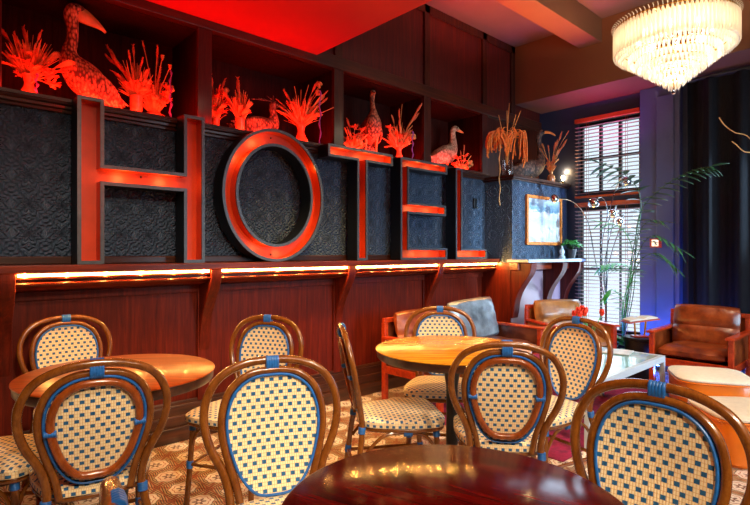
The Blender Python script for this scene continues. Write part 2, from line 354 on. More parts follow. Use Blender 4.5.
# wall behind the camera; its unseen window is added to let daylight in
s = MB(); s.box(XL, 3.0, YS - .1, YS, -.06, 3.70).box(5.7, XW, YS - .1, YS, -.06, 3.70).box(3.0, 5.7, YS - .1, YS, -.06, .5).box(3.0, 5.7, YS - .1, YS, 2.6, 3.70)
struct(s, 'wall_front', 'navy_wall')
f = MB()
for x in (3.0, 3.87, 4.75, 5.65): f.box(x, x + .05, YS - .08, YS - .02, .5, 2.6)
for z in (.5, 2.55): f.box(3.05, 5.65, YS - .08, YS - .02, z, z + .05)
wf = struct(f, 'window_3', 'white_frame', .004)  # frame of the window added for daylight
MB().box(3.05, 5.65, YS - .055, YS - .049, .55, 2.55).build('pane', 'pane', wf, smooth=False)
for i, (z0, z1) in enumerate(((1.94, 2.79), (.32, 1.79))):
    f = MB(); d = (WY1 - WY0) / 3
    hm = (.014, .005)[i]
    for k in range(4):
        y = WY0 + .02 + k * (WY1 - WY0 - .04) / 3; f.box(XW + .05, XW + .1, y - hm, y + hm, z0, z1)
    f.box(XW + .05, XW + .1, WY0, WY1, z0, z0 + .04).box(XW + .05, XW + .1, WY0, WY1, z1 - .04, z1)
    f.box(XW + .055, XW + .095, WY0, WY1, (z0 + z1) / 2 - .015, (z0 + z1) / 2 + .015)
    fo = struct(f, 'window_%d' % (i + 1), 'black', .003)
    MB().box(XW + .07, XW + .076, WY0 + .02, WY1 - .02, z0 + .02, z1 - .02).build('pane', 'pane', fo, smooth=False)
    b = thing('venetian_blind', ('dark venetian blind with orange headrail over the upper window', 'long venetian blind over the lower window, palm stems in front')[i], 'blind', (XW - .035, (WY0 + WY1) / 2, z0), 0)
    hw = (WY1 - WY0) / 2 + .015; H = z1 - z0
    MB().box(-.03, .03, -hw, hw, H - .0, H + .05).build('headrail', 'headrail', b, bevel=.004)
    MB().box(-.022, .022, -hw, hw, -.045, -.02).build('bottom_rail', 'headrail', b, bevel=.003)
    sl = MB(); n = int(H / .043); ta = R((3, 14)[i])
    for k in range(n):
        z = .01 + (H - .02) * k / n; c, sn = math.cos(ta), math.sin(ta)
        sl.add([(q * .021 * c + e * .0012, y, z - q * .021 * sn + e * .0012) for q in (-1, 1) for y in (-hw, hw) for e in (-1, 1)],
               [(0, 1, 3, 2), (4, 6, 7, 5), (0, 4, 5, 1), (2, 3, 7, 6), (0, 2, 6, 4), (1, 5, 7, 3)])
    tag(sl.build('slats', 'blind', b, smooth=False))
    cd = MB()
    for y in (-hw * .6, hw * .6): cd.tube([(.027, y, -.02), (.027, y, H)], .002, 5).tube([(-.027, y, -.02), (-.027, y, H)], .002, 5)
    cd.build('ladder_cord', 'headrail', b)
# pier beside the window and its trim
struct(MB().box(5.9, XW, 1.78, 2.17, 0, 3.012), 'trim_1', 'pier', .006)
struct(MB().box(5.88, 5.9, 1.83, 2.0, .15, 2.9), 'trim_2', 'pier', .006)
# bulkhead and beams
struct(MB().box(5.4, XW, YS, 3.4, 3.014, 3.70), 'trim_3', 'beam', .004)
struct(MB().box(2.49, 5.4, 2.36, 2.60, 3.45, 3.70), 'trim_4', 'beam', .004)
struct(MB().box(2.49, 5.4, .1, .34, 3.45, 3.70), 'trim_5', 'beam', .004)
struct(MB().box(XL, 2.48, YS, 3.395, 2.85, 3.695), 'trim_6', 'red_paint', .003)      # red dropped ceiling over the tables
# back wall: wainscot, ledge, embossed paper, display niches, upper panelling
struct(MB().box(XL, 4.79, 3.43, 3.46, 0, 1.14), 'wall_back', 'mahog')
SX = [-.72, .40, 1.535, 2.71, 3.83]                   # centre lines of the stiles and corbels
st = MB()
for x in SX: st.box(x - .045, x + .045, 3.408, 3.43, .24, 1.04)
st.box(XL, 4.79, 3.412, 3.43, .98, 1.03)
struct(st, 'trim_7', 'mahog', .003)
bb = MB()
for y, z in ((3.37, .10), (3.385, .17), (3.40, .235), (3.412, .26)): bb.box(XL, 4.79, y, 3.43, 0 if y == 3.37 else z - .07, z)
struct(bb, 'baseboard_back', 'umberx', .008)
prof = [(3.43, 1.139), (3.238, 1.139), (3.238, 1.1215), (3.2265, 1.1205), (3.222, 1.113), (3.228, 1.106), (3.262, 1.102), (3.262, 1.092), (3.236, 1.090), (3.230, 1.083), (3.238, 1.074), (3.27, 1.066), (3.30, 1.052), (3.36, 1.040), (3.40, 1.033), (3.43, 1.033)]
struct(MB().prism(prof, lambda y, z: (XL, y, z), lambda y, z: (4.79, y, z)), 'trim_8', 'mahogx')
struct(MB().box(XL, 4.84, 3.2, 3.40, 1.139, 1.183), 'trim_9', 'mahogx', .006)
struct(MB().box(XL, 4.79, 3.375, 3.40, 1.183, 1.228), 'trim_10', 'umberx', .006)
struct(MB().box(XL, 4.79, 3.40, 3.46, 1.14, 2.062), 'wall_back_upper', 'wallpaper')
# corbels under the ledge
def corbel(x, y0, y1, name, hw=.036):
    d = y0 - y1
    curve = cat([(y1, 1.139, 0), (y1 + .004, 1.09, 0), (y1 + .12 * d, 1.02, 0), (y1 + .38 * d, .93, 0), (y1 + .62 * d, .84, 0), (y1 + .78 * d, .74, 0), (y1 + .86 * d, .62, 0), (y1 + .93 * d, .55, 0)], 4)
    poly = [(p.x, p.y) for p in curve] + [(y0, .55), (y0, 1.139)]
    struct(MB().prism(poly, lambda y, z: (x - hw, y, z), lambda y, z: (x + hw, y, z)), name, 'mahog', .004)
for i, x in enumerate(SX): corbel(x, 3.43, 3.212, 'trim_%d' % (11 + i))
edges = SX + [4.83]
lab = ['outside the picture', 'before the first corbel under the H', 'between the corbels under the O', 'between the corbels under the T', 'under the L, ending at the papered chimney breast']
for i in range(1, len(SX)):
    a, b_ = SX[i] + .045, edges[i + 1] - .045
    o = MB().box(a, b_, 3.2275, 3.2378, 1.121, 1.135).build('led_strip', 'led', smooth=False)
    tag(o, ['glowing LED strip under the ledge at far left below the first wall bay', 'glowing LED strip under the ledge directly below the H', 'glowing LED strip under the ledge directly below the O',
            'glowing LED strip under the ledge below the T and the start of the E', 'glowing LED strip under the ledge below the E and L'][i], 'light strip', 'warm LED strips under the ledge')
# shelf with the niches
tp = [(3.46, 2.05), (3.375, 2.05), (3.372, 2.064), (3.352, 2.070), (3.350, 2.084), (3.330, 2.090), (3.326, 2.104), (3.345, 2.110), (3.345, 2.126), (3.46, 2.126)]
struct(MB().prism(tp, lambda y, z: (XL, y, z), lambda y, z: (4.79, y, z)), 'trim_17', 'umberx')
struct(MB().box(XL, XW, 3.46, 3.95, 2.05, 2.12), 'trim_29', 'niche'); struct(MB().box(XL, XW, 3.90, 3.95, 2.12, 2.79), 'wall_niche', 'niche'); struct(MB().box(XL, XW, 3.46, 3.95, 2.79, 2.9), 'trim_30', 'niche')
NX = [-.75, .345, 1.535, 2.71, 3.83, 4.79]
dv = MB()
for x in NX: dv.box(x - .03, x + .03, 3.43, 3.90, 2.12, 2.79)
struct(dv, 'trim_18', 'niche')
sv = MB()
for x in NX: sv.box(x - .052, x + .052, 3.395, 3.43, 2.126, 2.79)
struct(sv, 'trim_19', 'umber', .004)
rl = MB().box(XL, XW, 3.39, 3.46, 2.79, 2.90); struct(rl, 'trim_20', 'umberx', .006)
struct(MB().box(XL, XW, 3.42, 3.46, 2.90, 3.70), 'wall_back_top', 'mahog_shaded')
up = MB()
for x in (2.71, 3.83, 4.79, 5.36): up.box(x - .04, x + .04, 3.395, 3.42, 2.90, 3.70)
up.box(XL, 5.4, 3.395, 3.42, 3.62, 3.70)
struct(up, 'trim_21', 'umber', .004)
struct(MB().box(4.84, XW, 3.43, 3.46, 2.12, 2.79), 'trim_22', 'umber')
# papered chimney breast beside the window
struct(MB().box(4.79, XW, 3.05, 3.46, 1.14, 2.045), 'wall_breast', 'wallpaper')
struct(MB().box(4.74, XW, 3.0, 3.46, 2.045, 2.078).box(4.76, XW, 3.02, 3.46, 2.025, 2.045), 'trim_23', 'umberx', .006)
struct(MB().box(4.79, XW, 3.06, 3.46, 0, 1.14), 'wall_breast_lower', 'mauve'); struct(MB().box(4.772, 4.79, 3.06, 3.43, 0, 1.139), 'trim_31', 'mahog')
struct(MB().box(4.70, XW - .02, 2.80, 3.06, 1.145, 1.178), 'trim_24', 'white_frame', .006)
struct(MB().box(4.75, XW - .02, 2.95, 3.06, 1.06, 1.145), 'trim_25', 'mahogx', .01)
for i, x in enumerate((4.835, 5.50, 5.90)): corbel(x, 3.06, 2.815, 'trim_%d' % (26 + i), .055)
struct(MB().box(4.79, XW, 3.03, 3.06, 0, .2), 'baseboard_right', 'umberx', .006)

# ------------------------------------------------------------------ camera, world, light
cam = bpy.data.cameras.new('camera'); co = bpy.data.objects.new('camera', cam); col.objects.link(co)
cam.sensor_width = 36; cam.lens = F / 750 * 36; cam.clip_start = .05
co.location = (0, 0, EYE); co.rotation_euler = (R(90), 0, -math.atan2(FX, FY)); sc.camera = co
wd = bpy.data.worlds.new('sky'); sc.world = wd; wd.use_nodes = True
bg = wd.node_tree.nodes['Background']; bg.inputs[0].default_value = (.74, .88, 1, 1); bg.inputs[1].default_value = 1.15
sc.view_settings.view_transform = 'Standard'; sc.view_settings.look = 'None'; sc.view_settings.exposure = .2; sc.view_settings.gamma = 1
sc.cycles.use_denoising = True; sc.cycles.max_bounces = 8; sc.cycles.sample_clamp_indirect = 6
def area(name, loc, target, sx, sy, c, p, spread=180):
    d = bpy.data.lights.new(name, 'AREA'); d.shape = 'RECTANGLE'; d.size = sx; d.size_y = sy; d.color = c; d.energy = p; d.spread = R(spread)
    o = bpy.data.objects.new(name, d); col.objects.link(o); o.location = loc
    o.rotation_euler = (Vector(target) - Vector(loc)).to_track_quat('-Z', 'Y').to_euler(); return o
def spot(name, loc, target, c, p, ang=60, blend=.6, rad=.05):
    d = bpy.data.lights.new(name, 'SPOT'); d.color = c; d.energy = p; d.spot_size = R(ang); d.spot_blend = blend; d.shadow_soft_size = rad
    o = bpy.data.objects.new(name, d); col.objects.link(o); o.location = loc
    o.rotation_euler = (Vector(target) - Vector(loc)).to_track_quat('-Z', 'Y').to_euler(); return o
def point(name, loc, c, p, rad=.03):
    d = bpy.data.lights.new(name, 'POINT'); d.color = c; d.energy = p; d.shadow_soft_size = rad
    o = bpy.data.objects.new(name, d); col.objects.link(o); o.location = loc; return o
RED, WARM, DAY = (1, .012, .006), (1, .80, .56), (.55, .78, 1)
for i in range(len(NX) - 1):                          # red lamps behind the lip of every niche
    a, b_ = NX[i], NX[i + 1]
    if i: area('niche_lamp', ((a + b_) / 2, 3.47, 2.15), ((a + b_) / 2, 3.80, 2.50), b_ - a - .15, .05, (1, .025, .01), 6.5)
area('soffit_lamp', (1.0, 3.37, 2.135), (1.0, 3.30, 3.0), 2.9, .03, RED, 11)
spot('red_uplight', (1.3, .9, 1.0 + .9), (1.6, 1.9, 2.85), RED, 26, 150, 1, .1)
area('added_daylight', (4.35, YS + .05, 1.6), (5.0, 3, .9), 2.5, 2.0, DAY, 34, 60)  # added daylight fill at the made-up window behind the camera
area('window_daylight', (5.93, 2.55, 1.1), (3, 2.0, .4), .6, 1.4, DAY, 12)
spot('cool_fill_spot', (5.55, -2.3, 2.3), (5.40, 3.05, 1.38), (.5, .78, 1), 1700, 20, .5, .08)  # added in place of daylight on the papered chimney breast
spot('cool_fill_spot', (4.2, -2.3, 2.4), (4.05, 2.9, .65), (.6, .82, 1), 500, 12, .6, .08)  # added for a bluish highlight on the settee cushions
spot('amber_spot', (4.2, 1.7, 3.3), (5.2, 3.2, 2.32), (1, .34, .09), 46, 30, .6, .03)
# warm fill spots added to brighten the foreground and seats, no fixtures
for i, (x, y, z, tx, ty, tz, p, a) in enumerate(((.3, -.9, 2.83, .8, 1.2, .6, 330, 85), (.3, .5, 2.83, .75, 2.35, .7, 170, 70), (2.2, .6, 2.83, 2.2, 1.9, .7, 190, 70), (1.5, -1.2, 2.83, 2.2, 1.0, .6, 340, 70), (2.3, 2.3, 2.83, 2.5, 2.9, 0, 90, 75), (4.0, -.3, 3.66, 4.4, 1.2, .3, 190, 55), (3.5, .5, 3.66, 4.6, 2.6, .4, 150, 60))):
    spot('warm_fill_spot', (x, y, z), (tx, ty, tz), WARM if i != 4 else (1, .58, .16), p if i != 4 else 170, a, .7, .08)
for x in (1.1, 2.3, 3.6): spot('sign_spot', (x, 1.5, 2.83), (x, 3.3, 1.5), WARM, 4, 70, .8, .05)
for i in range(1, len(SX)):                           # diodes of the tape
    a, b_ = SX[i] + .075, edges[i + 1] - .085
    for q in range(6): point('led_diode', (a + (b_ - a) * q / 5, 3.208, 1.127), (1, .45, .10), 2.6, .006)
area('curtain_uplight', (5.7, 1.45, .06), (5.85, 1.4, 2.0), .1, .9, (.06, .16, 1), 40)
area('pier_uplight', (5.78, 2.0, .06), (5.92, 2.0, 1.8), .06, .3, (.10, .22, 1), 26)
spot('violet_spot', (5.65, 2.6, 2.2), (5.68, 2.4, 3.0), (.8, .05, .5), 34, 120, 1, .05)
spot('amber_uplight', (4.4, 2.35, 2.5), (4.4, 2.48, 3.45), (1, .26, .09), 110, 100, .8, .05)
spot('amber_spot', (3.4, 1.7, 3.3), (4.35, 3.6, 2.45), (1, .34, .09), 20, 22, .6, .03)
spot('red_uplight', (3.9, 2.9, 3.05), (3.9, 2.85, 3.7), (1, .012, .08), 20, 140, 1, .05)
for i in range(1, len(NX) - 1):
    for q in (.27, .73):
        x = NX[i] + (NX[i + 1] - NX[i]) * q; zl = 2.83 if x < 2.4 else 3.3
        spot('niche_spot', (x, 2.1, zl), (x, 3.62, 2.40), RED, 6.5, 32, .5, .03)
# ------------------------------------------------------------------ HOTEL letters on the ledge
def inset(poly, d):
    n = len(poly); out = []
    for i in range(n):
        p, q, r = Vector(poly[i - 1]), Vector(poly[i]), Vector(poly[(i + 1) % n])
        e1, e2 = (q - p).normalized(), (r - q).normalized(); n1, n2 = Vector((-e1.y, e1.x)), Vector((-e2.y, e2.x))   # counter-clockwise: left is inside
        m = (n1 + n2) / (1 + n1.dot(n2)); out.append(tuple(q + m * d))
    return out
def strip(mb, la, ya, lb, yb, flip=False):
    n = len(la); vs = [(x, ya, z) for x, z in la] + [(x, yb, z) for x, z in lb]
    fs = [(i, (i + 1) % n, n + (i + 1) % n, n + i) for i in range(n)]
    return mb.add(vs, [f[::-1] for f in fs] if flip else fs)
YF = 3.218
def letter(ch, outer, hole, x0, z0, label):
    t = thing('sign_letter', label, 'sign letter', (x0, YF, z0), 0, 'large letters of the sign on the ledge')
    loops = [(outer, 1)] + ([(hole, -1)] if hole else [])
    sd, rim, tr = MB(), MB(), MB(); DB, DT = .128, .085
    for lp, sg in loops:
        i1, i2, i3 = inset(lp, .005), inset(lp, .020), inset(lp, .0195)
        strip(sd, lp, .004, lp, DB); strip(sd, i1, DB, i1, .004); strip(sd, lp, .004, i1, .004)
        strip(rim, lp, -.004, i2, -.004); strip(rim, i2, -.004, i2, .008); strip(rim, lp, .0039, lp, -.004)
        i0 = inset(lp, .0155); strip(tr, i3, .006, i3, DT); strip(tr, i0, DT + .004, i0, .006); strip(tr, i0, .006, i3, .006)
    a = inset(outer, .0195); b = inset(outer, .005)
    if hole:
        h, g = inset(hole, .0195)[::-1], inset(hole, .005)[::-1]
        strip(tr, a, DT, h, DT); strip(sd, b, DB - .002, g, DB - .002)
    else:
        tr.add([(x, DT, z) for x, z in a], [tuple(range(len(a)))]); sd.add([(x, DB - .002, z) for x, z in b], [tuple(range(len(b)))])
    sd.build('side_panel', 'letter_side', t, smooth=bool(hole)); rim.build('metal_rim', 'steel', t, smooth=bool(hole)); tr.build('tray', 'letter_red', t, smooth=bool(hole))
    bl = MB()
    for (x, z) in {'H': ((.365, .53),), 'O': ((.42, .905), (.42, .05))}.get(ch, ()):
        bl.ball((x, DT - .006, z), .007)
    if bl.v: bl.build('lamp_socket', 'black', t)
    for (x, z, p) in {'H': ((.25, .51, .55), (.5, .51, .55)), 'O': ((.14, .74, .5), (.3, .86, .5), (.30, .09, .35), (.5, .06, .35), (.74, .70, .2)), 'T': ((.15, .87, .5), (.42, .87, .5), (.6, .87, .4)), 'E': ((.3, .05, .4), (.5, .05, .3), (.25, .47, .45), (.5, .47, .4), (.25, .87, .45), (.5, .87, .4)), 'L': ((.25, .05, .4), (.42, .05, .35))}[ch]:
        point('letter_glow_fill', (x0 + x, YF + .012, z0 + z), (1, .50, .14), p * .8, .03)  # added point lights that give the letter trays an orange glow
LZ = 1.184
w, h, s_, c0, c1 = .736, .942, .137, .452, .568
letter('H', [(0, 0), (s_, 0), (s_, c0), (w - s_, c0), (w - s_, 0), (w, 0), (w, h), (w - s_, h), (w - s_, c1), (s_, c1), (s_, h), (0, h)], None, .717, LZ, 'big grey-rimmed red channel letter H, first of the sign')
N = 64; el = lambda a, b, sg: [(.419 + a * math.cos(sg * 2 * math.pi * i / N), .478 + b * math.sin(sg * 2 * math.pi * i / N)) for i in range(N)]
letter('O', el(.419, .478, 1), el(.300, .352, -1), 1.574, LZ, 'big grey-rimmed red channel letter O, round second letter')
w, h, s_ = .71, .922, .115; a = .30
letter('T', [(a, 0), (a + s_, 0), (a + s_, h - .10), (w, h - .10), (w, h), (0, h), (0, h - .10), (a, h - .10)], None, 2.46, LZ, 'big grey-rimmed red channel letter T, third of the sign')
w, h, s_ = .647, .918, .108
letter('E', [(0, 0), (w, 0), (w, s_), (s_, s_), (s_, .418), (w - .02, .418), (w - .02, .52), (s_, .52), (s_, h - .095), (w, h - .095), (w, h), (0, h)], None, 3.267, LZ, 'big grey-rimmed red channel letter E, fourth of the sign')
w, h, s_ = .521, .912, .105
letter('L', [(0, 0), (w, 0), (w, s_), (s_, s_), (s_, h), (0, h)], None, 4.046, LZ, 'big grey-rimmed red channel letter L, last of the sign')

# ------------------------------------------------------------------ stuffed birds in the niches
RZV = math.atan2(-FX, FY)                              # local x = across the view
def bird(name, label, loc, rz, spine, mat, bill=None, billm='bill', legs=(), wings=(), eyes=(), tail=None, crest=(), scale=1, group='stuffed birds on the shelf'):
    t = thing(name, label, 'bird', loc, rz, group)
    P = cat([(x, y, z) for x, y, z, a, b in spine], 6); Q = cat([(a, b, 0) for x, y, z, a, b in spine], 6)
    body = MB().tube(P, [(max(q.x, .004), max(q.y, .004)) for q in Q], 16, flat=(0, 1, 0)).build('body', mat, t, sub=1); t.scale = (scale,) * 3
    if bill:
        P = cat([(x, y, z) for x, y, z, a, b in bill], 4); Q = cat([(a, b, 0) for x, y, z, a, b in bill], 4)
        MB().tube(P, [(max(q.x, .0015), max(q.y, .0015)) for q in Q], 10, flat=(0, 1, 0)).build('bill', billm, body)
    for (p, f) in legs:
        m = MB(); k = ((p[0] + f[0]) / 2 - .02, p[1], (p[2] + f[2]) / 2)
        m.tube(cat([p, k, f], 4), [.016, .013, .011, .009, .008, .007, .007, .007, .008], 8)
        for a in (-.5, 0, .5): m.tube([(f[0], f[1], f[2] + .004), (f[0] + .055 * math.cos(a), f[1] + .055 * math.sin(a), f[2] + .004)], [.006, .003], 6)
        m.build('leg', 'bill', t)
    for pts, sg in wings:                              # a folded wing: layered feathers over the flank
        m = MB(); a, b, wd, off = pts
        P = cat([(a[0], sg * off * .6, a[1]), ((a[0] * 2 + b[0]) / 3, sg * off, (a[1] * 2 + b[1]) / 3), ((a[0] + b[0] * 2) / 3, sg * off * .95, (a[1] + b[1] * 2) / 3), (b[0], sg * off * .35, b[1])], 4)
        L = len(P); m.tube(P, [(.014 * math.sin(math.pi * (.12 + .8 * i / L)), wd * math.sin(math.pi * (.10 + .84 * i / L)) ** .7) for i in range(L)], 10, flat=(0, 1, 0))
        d = Vector((b[0] - a[0], 0, b[1] - a[1])); 
        for k in range(5):
            s0 = Vector((a[0], sg * off * .98, a[1])) + d * (.35 + .07 * k) + Vector((0, 0, -.25 * wd + .1 * wd * k)); m.leaf(s0, s0 + d * .55 + Vector((0, -sg * off * .5, .02 * k - .03)), .016, side=(0, .15, 1))
        m.build('wing', mat, t)
    e = MB()
    for (x, y, z) in eyes: MB().ball((x, y, z), .007, 8, 6).build('eye', 'eye', body)
    if tail:
        m = MB()
        for k in range(7):
            o = (k - 3) * .014; m.leaf((tail[0][0], o * .4, tail[0][1]), (tail[1][0], o * 2.2, tail[1][1]), .013, side=(0, 1, 0))
        m.build('tail', mat, t)
    if crest:
        m = MB()
        for a, b in crest: m.leaf(a, b, .008, side=(0, 1, .2))
        m.build('crest', mat, body)
    return t
SH = 2.121
bird('pelican', 'tall stuffed pelican with long bill, above the H', (.865, 3.56, SH), 0,
     [(.185, 0, .02, .012, .006), (.15, 0, .045, .04, .03), (.06, 0, .125, .095, .085), (-.03, 0, .20, .105, .105), (-.095, 0, .275, .075, .08), (-.115, 0, .345, .04, .045), (-.10, 0, .42, .030, .034), (-.098, 0, .50, .030, .034), (-.105, 0, .565, .036, .042), (-.09, 0, .61, .040, .042), (-.05, 0, .615, .03, .03), (-.03, 0, .605, .012, .012)],
     'f_pale', bill=[(-.08, 0, .605, .030, .042), (-.035, 0, .588, .028, .046), (.02, 0, .566, .019, .032), (.065, 0, .542, .012, .015), (.088, 0, .522, .007, .008)],
     wings=((((-.085, .255), (.165, .05), .062, .092), 1), (((-.085, .255), (.165, .05), .062, .092), -1)), legs=(((.03, .04, .12), (.02, .05, 0)), ((.03, -.04, .12), (.02, -.05, 0))),
     eyes=((-.085, -.039, .622), (-.085, .039, .622)), tail=((.15, .05), (.215, .0)))
x = onY(264, 3.62)
bird('partridge', 'crouching mottled bird with small crest, above the O', (x - .02, 3.73, SH), R(-8),
     [(-.16, 0, .055, .012, .008), (-.12, 0, .07, .045, .035), (-.04, 0, .10, .085, .07), (.05, 0, .11, .08, .075), (.115, 0, .145, .045, .05), (.125, 0, .20, .022, .027), (.118, 0, .245, .02, .024), (.13, 0, .272, .026, .026), (.155, 0, .27, .016, .016)],
     'f_buff', bill=[(.145, 0, .27, .010, .010), (.18, 0, .268, .006, .007), (.205, 0, .262, .002, .002)], wings=((((.06, .125), (-.13, .07), .052, .08), 1), (((.06, .125), (-.13, .07), .052, .08), -1)),
     legs=(((0, .03, .06), (.01, .04, 0)), ((.0, -.03, .06), (.01, -.04, 0))), eyes=((.14, -.025, .28), (.14, .025, .28)), tail=((-.13, .06), (-.24, .05)),
     crest=[((.125, 0, .29), (.125 - .05 * k, .01 * (-1) ** k, .335 - .018 * k)) for k in range(4)], scale=1.3)
x = onY(378, 3.58)
bird('crane', 'upright stuffed bird facing out on long legs, above the T', (x - .03, 3.64, SH), R(-118),
     [(-.12, 0, .17, .02, .02), (-.09, 0, .20, .06, .06), (-.02, 0, .265, .088, .10), (.045, 0, .335, .078, .085), (.065, 0, .40, .04, .045), (.05, 0, .45, .024, .027), (.03, 0, .51, .02, .022), (.03, 0, .555, .021, .022), (.045, 0, .588, .026, .027), (.075, 0, .585, .018, .018)],
     'f_pale', bill=[(.065, 0, .585, .012, .012), (.105, 0, .575, .007, .008), (.15, 0, .56, .002, .002)], wings=((((.03, .34), (-.13, .16), .06, .092), 1), (((.03, .34), (-.13, .16), .06, .092), -1)),
     legs=(((0, .048, .20), (.02, .055, 0)), ((.0, -.048, .20), (.02, -.055, 0))), eyes=((.05, -.026, .595), (.05, .026, .595)), tail=((-.10, .17), (-.16, .08)), scale=1.08)
x = onY(449, 3.62)
bird('goose', 'grey stuffed goose looking along the wall, above the E', (x + .02, 3.69, SH), R(-12),
     [(-.24, 0, .09, .012, .01), (-.19, 0, .11, .05, .035), (-.09, 0, .165, .095, .08), (.01, 0, .20, .10, .10), (.075, 0, .255, .065, .075), (.10, 0, .32, .04, .046), (.098, 0, .39, .028, .033), (.098, 0, .44, .026, .030), (.12, 0, .475, .030, .031), (.155, 0, .474, .024, .024), (.175, 0, .468, .014, .014)],
     'f_grey', bill=[(.16, 0, .47, .017, .018), (.20, 0, .456, .015, .012), (.235, 0, .445, .009, .006)], wings=((((.045, .225), (-.21, .10), .062, .095), 1), (((.045, .225), (-.21, .10), .062, .095), -1)),
     legs=(((0, .045, .12), (.01, .05, 0)), ((.0, -.045, .12), (.01, -.05, 0))), eyes=((.132, -.029, .482), (.132, .029, .482)), tail=((-.20, .10), (-.29, .075)), scale=1.1)
BZ = 2.079
x = onY(530, 3.28)
bird('ibis', 'dark stuffed wading bird with hooked neck, on top of the papered chimney breast', (x + .01, 3.30, BZ), R(-24),
     [(-.26, 0, .07, .012, .01), (-.20, 0, .085, .05, .04), (-.08, 0, .115, .095, .08), (.03, 0, .135, .095, .09), (.105, 0, .18, .055, .065), (.128, 0, .26, .032, .036), (.118, 0, .33, .024, .027), (.106, 0, .42, .023, .025), (.130, 0, .478, .028, .027), (.16, 0, .476, .02, .02)],
     'f_dark', bill=[(.15, 0, .478, .016, .015), (.20, 0, .488, .012, .012), (.25, 0, .482, .010, .010), (.29, 0, .462, .005, .005)], billm='gold', wings=((((.06, .165), (-.21, .08), .06, .092), 1), (((.06, .165), (-.21, .08), .06, .092), -1)),
     legs=(((0, .045, .07), (.01, .05, 0)), ((.0, -.045, .07), (.01, -.05, 0))), eyes=((.14, -.027, .486), (.14, .027, .486)), tail=((-.21, .08), (-.31, .05)), scale=1.3)

# ------------------------------------------------------------------ dried flowers
def head(kind, p, d, sz, t, rr):
    m = MB(); p = Vector(p); d = Vector(d).normalized(); up = Vector((0, 0, 1))
    if kind == 'plume':
        m.tube([p - d * sz, p - d * sz * .3, p + d * sz * .5, p + d * sz * 1.2], [sz * .1, sz * .24, sz * .2, sz * .03], 8)
        for k in range(16):
            q = p + d * sz * rr.uniform(-.8, .9); e = Vector((rr.uniform(-1, 1), rr.uniform(-1, 1), rr.uniform(.1, 1))).normalized()
            m.leaf(q, q + (d * .7 + e * .55) * sz * .55, sz * .06)
        return m.build('plume', 'straw2', t)
    if kind == 'ball':
        for k in range(9):
            e = Vector((rr.gauss(0, 1), rr.gauss(0, 1), rr.gauss(0, 1))).normalized(); m.ball(p + e * sz * .55, sz * rr.uniform(.3, .5), 7, 5)
        return m.build('bloom', 'straw', t)
    if kind == 'poppy':
        m.lathe([(.001, -sz), (sz * .3, -sz * .6), (sz * .55, -sz * .05), (sz * .45, sz * .45), (sz * .62, sz * .55), (sz * .1, sz * .65)], tuple(p), 10); return m.build('seed_pod', 'straw', t)
    if kind == 'bloom':
        for k in range(12):
            a = k * 2.4; e = Vector((math.cos(a), math.sin(a), rr.uniform(-.2, .9))).normalized(); m.leaf(p, p + e * sz, sz * .17)
        m.ball(p, sz * .28, 7, 5); return m.build('bloom', 'straw2', t)
    if kind == 'fan':
        s_ = d.cross(up); s_ = s_.normalized() if s_.length > .1 else Vector((1, 0, 0))
        for k in range(7):
            a = (k - 3) * .22; m.leaf(p - d * sz, p + (d * math.cos(a) + s_ * math.sin(a)) * sz, sz * .12)
        return m.build('dried_leaf', 'straw', t)
VP = {'flask': [(.001, 0), (.050, 0), (.056, .015), (.05, .04), (.027, .085), (.023, .105), (.028, .135), (.036, .15), (.030, .15), (.018, .11), (.001, .10)],
      'tube': [(.001, 0), (.03, 0), (.031, .02), (.034, .125), (.036, .13), (.030, .13), (.026, .06), (.001, .03)],
      'bowl': [(.001, 0), (.05, 0), (.085, .02), (.092, .04), (.075, .062), (.045, .075), (.042, .085), (.036, .085), (.038, .07), (.001, .05)],
      'bell': [(.001, 0), (.06, 0), (.055, .02), (.03, .07), (.026, .13), (.032, .14), (.024, .14), (.020, .10), (.001, .09)],
      'jar': [(.001, 0), (.05, 0), (.053, .01), (.053, .14), (.047, .155), (.042, .155), (.047, .14), (.047, .012), (.001, .01)],
      'bottle': [(.001, 0), (.04, 0), (.046, .015), (.046, .065), (.036, .09), (.018, .105), (.017, .14), (.022, .145), (.014, .145), (.012, .10), (.001, .09)]}
